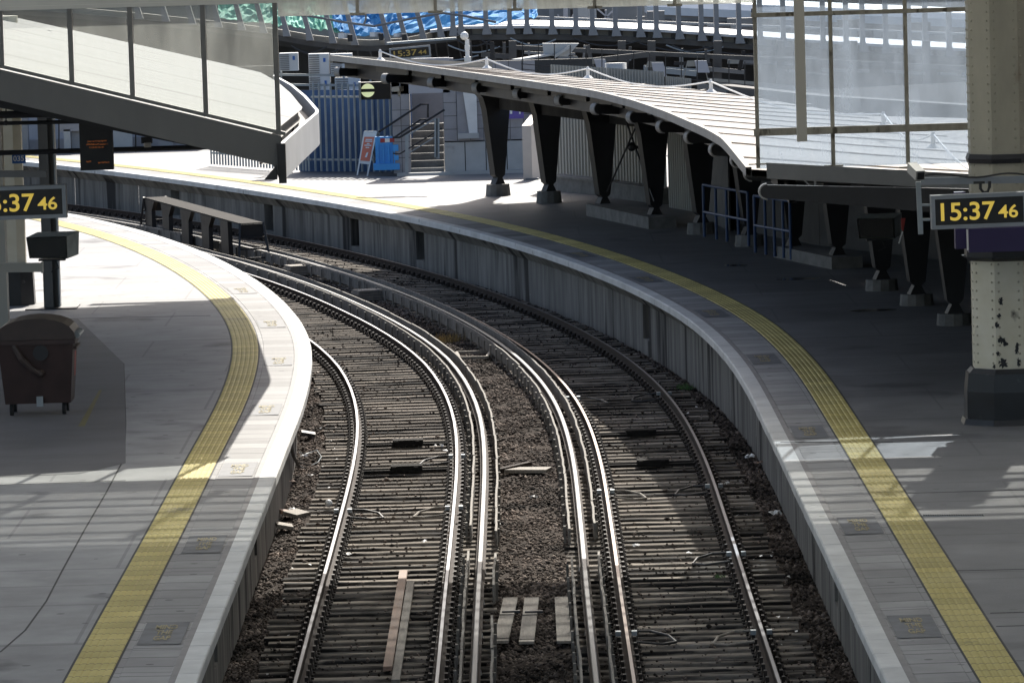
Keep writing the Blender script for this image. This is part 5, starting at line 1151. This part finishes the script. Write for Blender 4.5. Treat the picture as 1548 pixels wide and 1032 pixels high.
# left far building and its pillars
lb_ = thing("station_building", G(200, 226, .95), "long lilac-grey station building with pale pillars beyond the far platform", "building")
YL = 150.
def lbx(px0, py0, px1, py1, Y, mt, nm, th=.4): return wb_(px0, py0, px1, py1, Y, mt, nm, th, lb_)
lbx(-60, 118, 330, 228, YL+1, 'lilac', "wall"); lbx(-60, 215, 330, 229, YL+.6, 'tile', "skirting"); lbx(28, 150, 43, 226, YL, 'fin', "pillar"); lbx(96, 196, 107, 226, YL-.6, 'slab', "pillar"); lbx(88, 180, 122, 198, YL-.6, 'tile', "canopy_box"); lbx(108, 196, 122, 226, YL-.4, 'fin', "pillar_side"); lbx(170, 170, 200, 226, YL, 'slab', "pillar"); lbx(240, 200, 262, 229, YL-.2, 'fin', "pillar")

# ------------------------------------------------------------ works roof and viaduct in the background
YV = 156.
vd = thing("roof_deck", A(900, 60, YV), "curved concrete roof deck edge with grey upright fins in the background", "roof deck")
DP = [(-80, 6), (80, 14), (220, 26), (330, 38), (425, 50), (470, 58), (520, 64), (560, 66), (610, 63), (650, 55), (700, 49), (800, 48), (900, 50), (1000, 54), (1100, 61), (1200, 68), (1330, 76), (1480, 84), (1600, 90)]
def band(y0, y1, Y, mt, nm, dep, par, P=DP):
    m = MB()
    for (x0, a0), (x1, a1) in zip(P[:-1], P[1:]):
        p = [A(x0, a0+y1, Y), A(x1, a1+y1, Y), A(x1, a1+y0, Y), A(x0, a0+y0, Y)]; m.hexa([p[0], p[1], p[1]+Vector((0, dep, 0)), p[0]+Vector((0, dep, 0)), p[3], p[2], p[2]+Vector((0, dep, 0)), p[3]+Vector((0, dep, 0))])
    return m.build(nm, mt, par)
band(-9, -5, YV, 'fascialt', "top_slab", 6, vd, DP[9:]); band(-5, 4, YV+.3, 'conc', "side_panels", .3, vd); band(4, 12, YV+.1, 'concdk', "lower_beam", .6, vd); band(12, 20, YV+2, 'black', "truss", .4, vd)
for px in range(655, 1500, 19):
    m = MB()
    yy = np.interp(px, [p[0] for p in DP], [p[1] for p in DP]); m.box(A(px, yy, YV+.25), (.06, .1, .2)); m.build("panel_joint", 'concdk', vd)
FN = [685, 697, 735, 771, 797, 835, 871, 896, 931, 968, 993, 1027, 1061, 1084, 1118, 1150, 1185, 1210, 1245, 1280, 1305, 1340, 1375, 1400, 1436]
for px in FN:
    yy = float(np.interp(px, [p[0] for p in DP], [p[1] for p in DP])); b = A(px, yy+4, YV-.2); m = MB(); w = .07
    H_ = 2.1; m.prism([(b.x-w-.05, b.y, b.z), (b.x+w+.1, b.y, b.z), (b.x+w, b.y, b.z+.3), (b.x+w, b.y, b.z+H_), (b.x-w, b.y, b.z+H_), (b.x-w, b.y, b.z+.3)], (0, .35, 0)); m.build("fin", 'fin', vd)
for px in (210, 250, 290, 330, 365, 398, 433, 468, 503, 536, 587, 613, 640, 667):
    yy = float(np.interp(px, [p[0] for p in DP], [p[1] for p in DP])); b = A(px, yy+4, YV-.2); t_ = b+Vector((-.42, 0, 1.9)); m = MB(); m.prism([b+Vector((-.10, 0, 0)), b+Vector((.12, 0, 0)), b+Vector((.02, 0, .35)), t_+Vector((.06, 0, 0)), t_+Vector((-.06, 0, 0)), b+Vector((-.12, 0, .35))], (0, .35, 0)); m.build("fin", 'fin', vd)
# tarps
def tarp(P0, P1, Y, mt, nm, lab, amp=.045):
    # P0 lower outline px, P1 upper outline px (same count); wavy cloth
    m = MB(); nu = 56; nv = 14; V = []
    X0 = np.array(P0, float); X1 = np.array(P1, float); tt = np.linspace(0, 1, len(P0))
    for i in range(nu+1):
        u = i/nu; a = [np.interp(u, tt, X0[:, k]) for k in (0, 1)]; b = [np.interp(u, tt, X1[:, k]) for k in (0, 1)]
        for j in range(nv+1):
            v = j/nv; p = A(a[0]+(b[0]-a[0])*v, a[1]+(b[1]-a[1])*v, Y+v*2.2); p.y += amp*math.sin(u*23+v*5)+amp*.8*math.sin(u*47-v*19)+random.uniform(-.09, .09); p.z += amp*.5*math.sin(u*31+v*7)+amp*.5*math.sin(u*71-v*13)+random.uniform(-.05, .05)*(1 if 0 < v < 1 else .3); V.append(p)
    m.v = V; n1 = nv+1; m.f = [(i*n1+j, (i+1)*n1+j, (i+1)*n1+j+1, i*n1+j+1) for i in range(nu) for j in range(nv)]; m.m = [0]*len(m.f)
    o = m.build(nm, mt, smooth=False); s_ = o.modifiers.new("thick", 'SOLIDIFY'); s_.thickness = .02; tag(o, lab, "tarpaulin"); return o
tarp([(330, 28), (420, 38), (470, 43), (515, 48)], [(330, -20), (420, -20), (470, -20), (495, -20)], YV+.9, 'tarpg', "tarpaulin", "pale green tarpaulin over the background works at top left")
tarp([(505, 42), (520, 50), (548, 55), (580, 51), (595, 53), (650, 44), (700, 38), (750, 34), (800, 28), (812, 24)], [(495, -20), (520, -20), (548, -20), (580, -20), (620, -20), (660, -20), (700, -20), (750, -20), (800, -10), (812, 5)], YV+.8, 'tarpb', "tarpaulin", "bright blue tarpaulin sheet over the background works")
m = MB(); m.tube([A(x_, y_, YV-.6) for x_, y_ in ((430, 22), (465, 24), (520, 34), (565, 40), (590, 35), (640, 25), (670, 20), (700, 24), (750, 34))], .04, 6); m.tube([A(x_, y_, YV-.6) for x_, y_ in ((553, 10), (553, 30), (550, 37))], .03, 6); tag(m.build("hose", 'greysteel'), "grey cable bundle looping in front of the blue tarpaulin", "cable")
# floodlights on the deck
for i, (px, py) in enumerate(((520, 55), (567, 53), (602, 54))):
    c = A(px, py, YV-.8); m = MB(); m.bar(c+Vector((.1, .2, .0)), c+Vector((-.08, -.15, .02)), .2-.04*i, .16-.03*i); m.box(c+Vector((.18, 0, -.06)), (.14, .14, .2), mi=1); tag(m.build("floodlight", ['whitep', 'black']), ["large white floodlight on the deck edge below the green tarpaulin", "middle white floodlight below the blue tarpaulin", "smallest white floodlight above the far clock"][i], "floodlight", "floodlights on the deck edge")
# netting under the deck (dark)
m = MB(); NP = [(-80, 14), (220, 34), (400, 56), (480, 66), (560, 74), (640, 64), (760, 62), (900, 66), (1480, 100)]
for (x0, y0), (x1, y1) in zip(NP[:-1], NP[1:]): m.hexa([A(x0, y0+110, YV+3), A(x1, y1+110, YV+3), A(x1, y1+110, YV+3.2), A(x0, y0+110, YV+3.2), A(x0, y0, YV+3), A(x1, y1, YV+3), A(x1, y1, YV+3.2), A(x0, y0, YV+3.2)])
tag(m.build("netting", 'net'), "dark debris netting hanging below the background deck", "netting")
# drape folds
m = MB()
for k in range(16): px = 505+k*17; m.tube([A(px, 62, YV+1.5), A(px+10+random.uniform(-6, 6), 120, YV+1.2)], .03, 5)
tag(m.build("scaffold_poles", 'concdk'), "thin dark scaffold poles against the netting behind the far clock", "scaffolding")
# zig-zag gutter roof behind the canopy
zr = thing("trough_roof", A(960, 110, 140), "pale zigzag trough parapet of the neighbouring platform roof", "roof")
ZP = [(775, 103), (850, 106), (858, 88), (912, 88), (918, 112), (973, 112), (979, 93), (1002, 93), (1008, 116), (1033, 117), (1039, 92), (1064, 91), (1070, 118), (1145, 124), (1300, 140), (1480, 152)]
m = MB()
for (x0, y0), (x1, y1) in zip(ZP[:-1], ZP[1:]):
    h = 9 if abs(x1-x0) > 8 else 6
    m.hexa([A(x0, y0+h, 141), A(x1, y1+h, 141), A(x1, y1+h, 141.4), A(x0, y0+h, 141.4), A(x0, y0, 141), A(x1, y1, 141), A(x1, y1, 141.4), A(x0, y0, 141.4)])
m.build("parapet", 'conc', zr)
for (x0, x1, y0, y1) in ((898, 915, 90, 104), (985, 1003, 95, 116), (1050, 1068, 92, 110)):
    m = MB(); m.prism([A(x0, y0, 140.9), A(x1, y0, 140.9), A(x1+5, y1, 140.9), A(x0+4, y1, 140.9)][::-1], (0, .1, 0)); m.build("trough_face", 'lilac', zr)
# columns and beams in the dark zone
m = MB()
for px in (775, 940, 985, 1085, 1180, 1290, 1400): m.bar(A(px, 62, 150), A(px, 150, 150), .22, .22)
m.bar(A(780, 72, 149), A(1480, 104, 149), .2, .12); m.bar(A(860, 96, 148), A(985, 82, 149), .15, .15)
tag(m.build("roof_frame", 'concdk'), "dark steel columns and beams below the background deck", "steel frame")
m = MB(); m.prism([A(820, 66, 146), A(875, 66, 146), A(858, 86, 146), A(822, 84, 146)][::-1], (0, .3, 0)); m.bar(A(780, 91, 145), A(828, 83, 146), .3, .05); m.bar(A(838, 86, 146), A(862, 70, 146), .3, .08); tag(m.build("roof_vent", 'slab'), "pale slatted roof box with angled flashing behind the canopy", "roof vent")
# mesh panels on rear canopy edge
m = MB()
for px in range(790, 1145, 24): 
    yb = np.interp(px, (780, 1145), (106, 140)); m.tube([A(px, yb-45, 128), A(px, yb+4, 128)], .012, 4)
for dy in (-10, -2): m.tube([A(px, np.interp(px, (780, 1145), (106, 140))+dy, 128) for px in (788, 960, 1143)], .010, 4)
tag(m.build("mesh_fence", 'black'), "thin black mesh fence behind the canopy roof", "fence")
# train roofs / parapet windows beyond deck
tr = thing("train", A(1060, 20, 170), "pale roofed train standing beyond the background deck", "train")
m = MB(); P = [A(978, 10, 170), A(1500, 32, 170)]; L0 = P[0]; L1 = P[1]
prof = [(0, 0), (0, .25), (.25, .45), (1.2, .6), (2.6, .5), (2.9, 0)]
V = [L0+Vector((0, y_, z_-.25)) for y_, z_ in prof]+[L1+Vector((0, y_, z_-.25)) for y_, z_ in prof]; n = 6; m.add(V, [(i, i+1, n+i+1, n+i) for i in range(n-1)]+[tuple(range(n)), tuple(range(n, 2*n))[::-1]]); m.build("roof", 'bright', tr)
m = MB(); m.hexa([L0+Vector((0, .1, -1.2)), L1+Vector((0, .1, -1.2)), L1+Vector((0, 2.8, -1.2)), L0+Vector((0, 2.8, -1.2)), L0+Vector((0, .1, -.25)), L1+Vector((0, .1, -.25)), L1+Vector((0, 2.8, -.25)), L0+Vector((0, 2.8, -.25))]); m.build("body", 'greysteel', tr)
for k in range(12): m = MB(); c = L0.lerp(L1, (k+.5)/12); m.box(c+Vector((0, .05, -.55)), (.62, .06, .32)); m.build("window", 'window', tr)
pw = thing("parapet", A(900, 34, 163), "low parapet with dark square openings beyond the background deck", "parapet")
m = MB(); m.bar(A(755, 33, 163), A(1500, 62, 163), .3, .42); m.build("wall", 'slab', pw)
for k in range(20):
    c = A(768+k*36, 31.5+k*1.38, 162.8); m = MB(); m.box(c, (.50, .06, .20)); m.build("opening", 'window', pw)
m = MB(); m.bar(A(700, 10, 175), A(985, 16, 175), .5, 1.4); m.bar(A(600, 2, 178), A(1500, 20, 178), .5, 3.2, mi=1); tag(m.build("far_building", ['greysteel', 'concdk']), "dark grey far building behind the deck and train", "building")
m = MB(); a = A(908, 26, 166); b = A(925, 44, 166)
m.bar(A(855, 2, 165), A(855, 40, 165), .14, .2); m.bar(A(843, 22, 165), A(852, 40, 165), .04, .04); m.bar(A(867, 22, 165), A(858, 40, 165), .04, .04); m.bar(A(903, 38, 165), A(932, 12, 165), .05, .05); m.bar(A(932, 38, 165), A(903, 14, 165), .05, .05)
tag(m.build("gantry_mast", 'lilac'), "pale blue-grey mast with cross bracing beyond the deck", "mast")
# distant backdrop wall so nothing is empty behind
m = MB(); m.box((0, 205, 2.2), (150, 2, 6.5)); tag(m.build("far_building", 'conc'), "wide plain stone building closing the far background", "building")

# steelwork clutter under and behind the deck
rc2 = random.Random(5)
ck_ = thing("steelwork", A(900, 80, 152), "cluttered dark steel bracing and pipes below the long background deck", "steel frame")
for k in range(34):
    px = rc2.uniform(700, 1480); py = 70+(px-700)*.035+rc2.uniform(0, 26); l = rc2.uniform(15, 90); sl_ = rc2.uniform(-.18, .18); m = MB(); Y = rc2.uniform(147, 155)
    m.bar(A(px, py, Y), A(px+l, py+l*.04+l*sl_*.4, Y+.2), rc2.uniform(.04, .14), rc2.uniform(.04, .16)); m.build("brace", rc2.choice(['concdk', 'net', 'conc', 'greysteel', 'galv']), ck_)
for k in range(22):
    px = rc2.uniform(690, 1480); m = MB(); Y = rc2.uniform(148, 155); py = 62+(px-700)*.035; m.bar(A(px, py, Y), A(px+rc2.uniform(-8, 8), py+rc2.uniform(20, 60), Y), rc2.uniform(.04, .12), .08); m.build("strut", rc2.choice(['concdk', 'net', 'greysteel']), ck_)
for k in range(14):
    px = rc2.uniform(420, 1100); py = float(np.interp(px, [p[0] for p in DP], [p[1] for p in DP]))+rc2.uniform(8, 20); l = rc2.uniform(50, 130); m = MB(); Y = 153
    m.tube([A(px+l*t/8, py+l*.03*t/8+10*math.sin(math.pi*t/8), Y) for t in range(9)], .022, 5); m.build("hanging_cable", rc2.choice(['cable', 'galv', 'cable']), ck_)
for k in range(26):
    px = rc2.uniform(760, 1480); py = 12+(px-700)*.02+rc2.uniform(0, 20); m = MB(); Y = rc2.uniform(166, 176); m.box(A(px, py, Y), (rc2.uniform(.2, .9), .3, rc2.uniform(.15, .6))); m.build("roof_plant", rc2.choice(['greysteel', 'net', 'slab', 'lilac', 'concdk']), ck_)

# more scattered rubbish in the left cess and on the track
rr_ = random.Random(11)
EX = [(462, 690, 'white', .05, "white scrap just right of the looping wire"), (438, 728, 'plank', .05, "orange-brown leaf litter under the left coping"), (443, 770, 'white', .04, "thin white strip above the broken boards"), (640, 820, 'whitep', .05, "pale flake on the left track near the right rail"), (530, 838, 'whitep', .05, "pale crushed paper by the left rail of the left track"), (1040, 838, 'whitep', .05, "pale crushed paper by the right rail of the right track"), (960, 826, 'whitep', .05, "pale paper scrap on the right track by its copper rail"), (1146, 700, 'plank', .05, "brown leaf litter right of the right track"), (818, 712, 'plank', .05, "orange leaf lying on the pale crosswise board"), (808, 752, 'black', .06, "black lump lying in the ballast between the conductor rails"), (676, 683, 'whitep', .06, "grey-white rag by the right rail between the two troughs")]
for (px, py, mt, r_, lab) in EX:
    c = G(px, py, -.13); m = MB()
    for _ in range(2):
        q = c+Vector((rr_.uniform(-r_, r_), rr_.uniform(-r_, r_), r_*.2)); n = 8; V = [q+Vector((rr_.uniform(.4, 1)*r_*math.cos(6.283*i/n), rr_.uniform(.4, 1)*r_*1.3*math.sin(6.283*i/n), rr_.uniform(-.2, .4)*r_)) for i in range(n)]+[q+Vector((0, 0, r_*.6))]
        m.add(V, [(i, (i+1) % n, n) for i in range(n)])
    tag(m.build("paper_scrap" if mt in ("white", "whitep", "litterblue") else "leaf_scrap", mt), lab, "scrap")
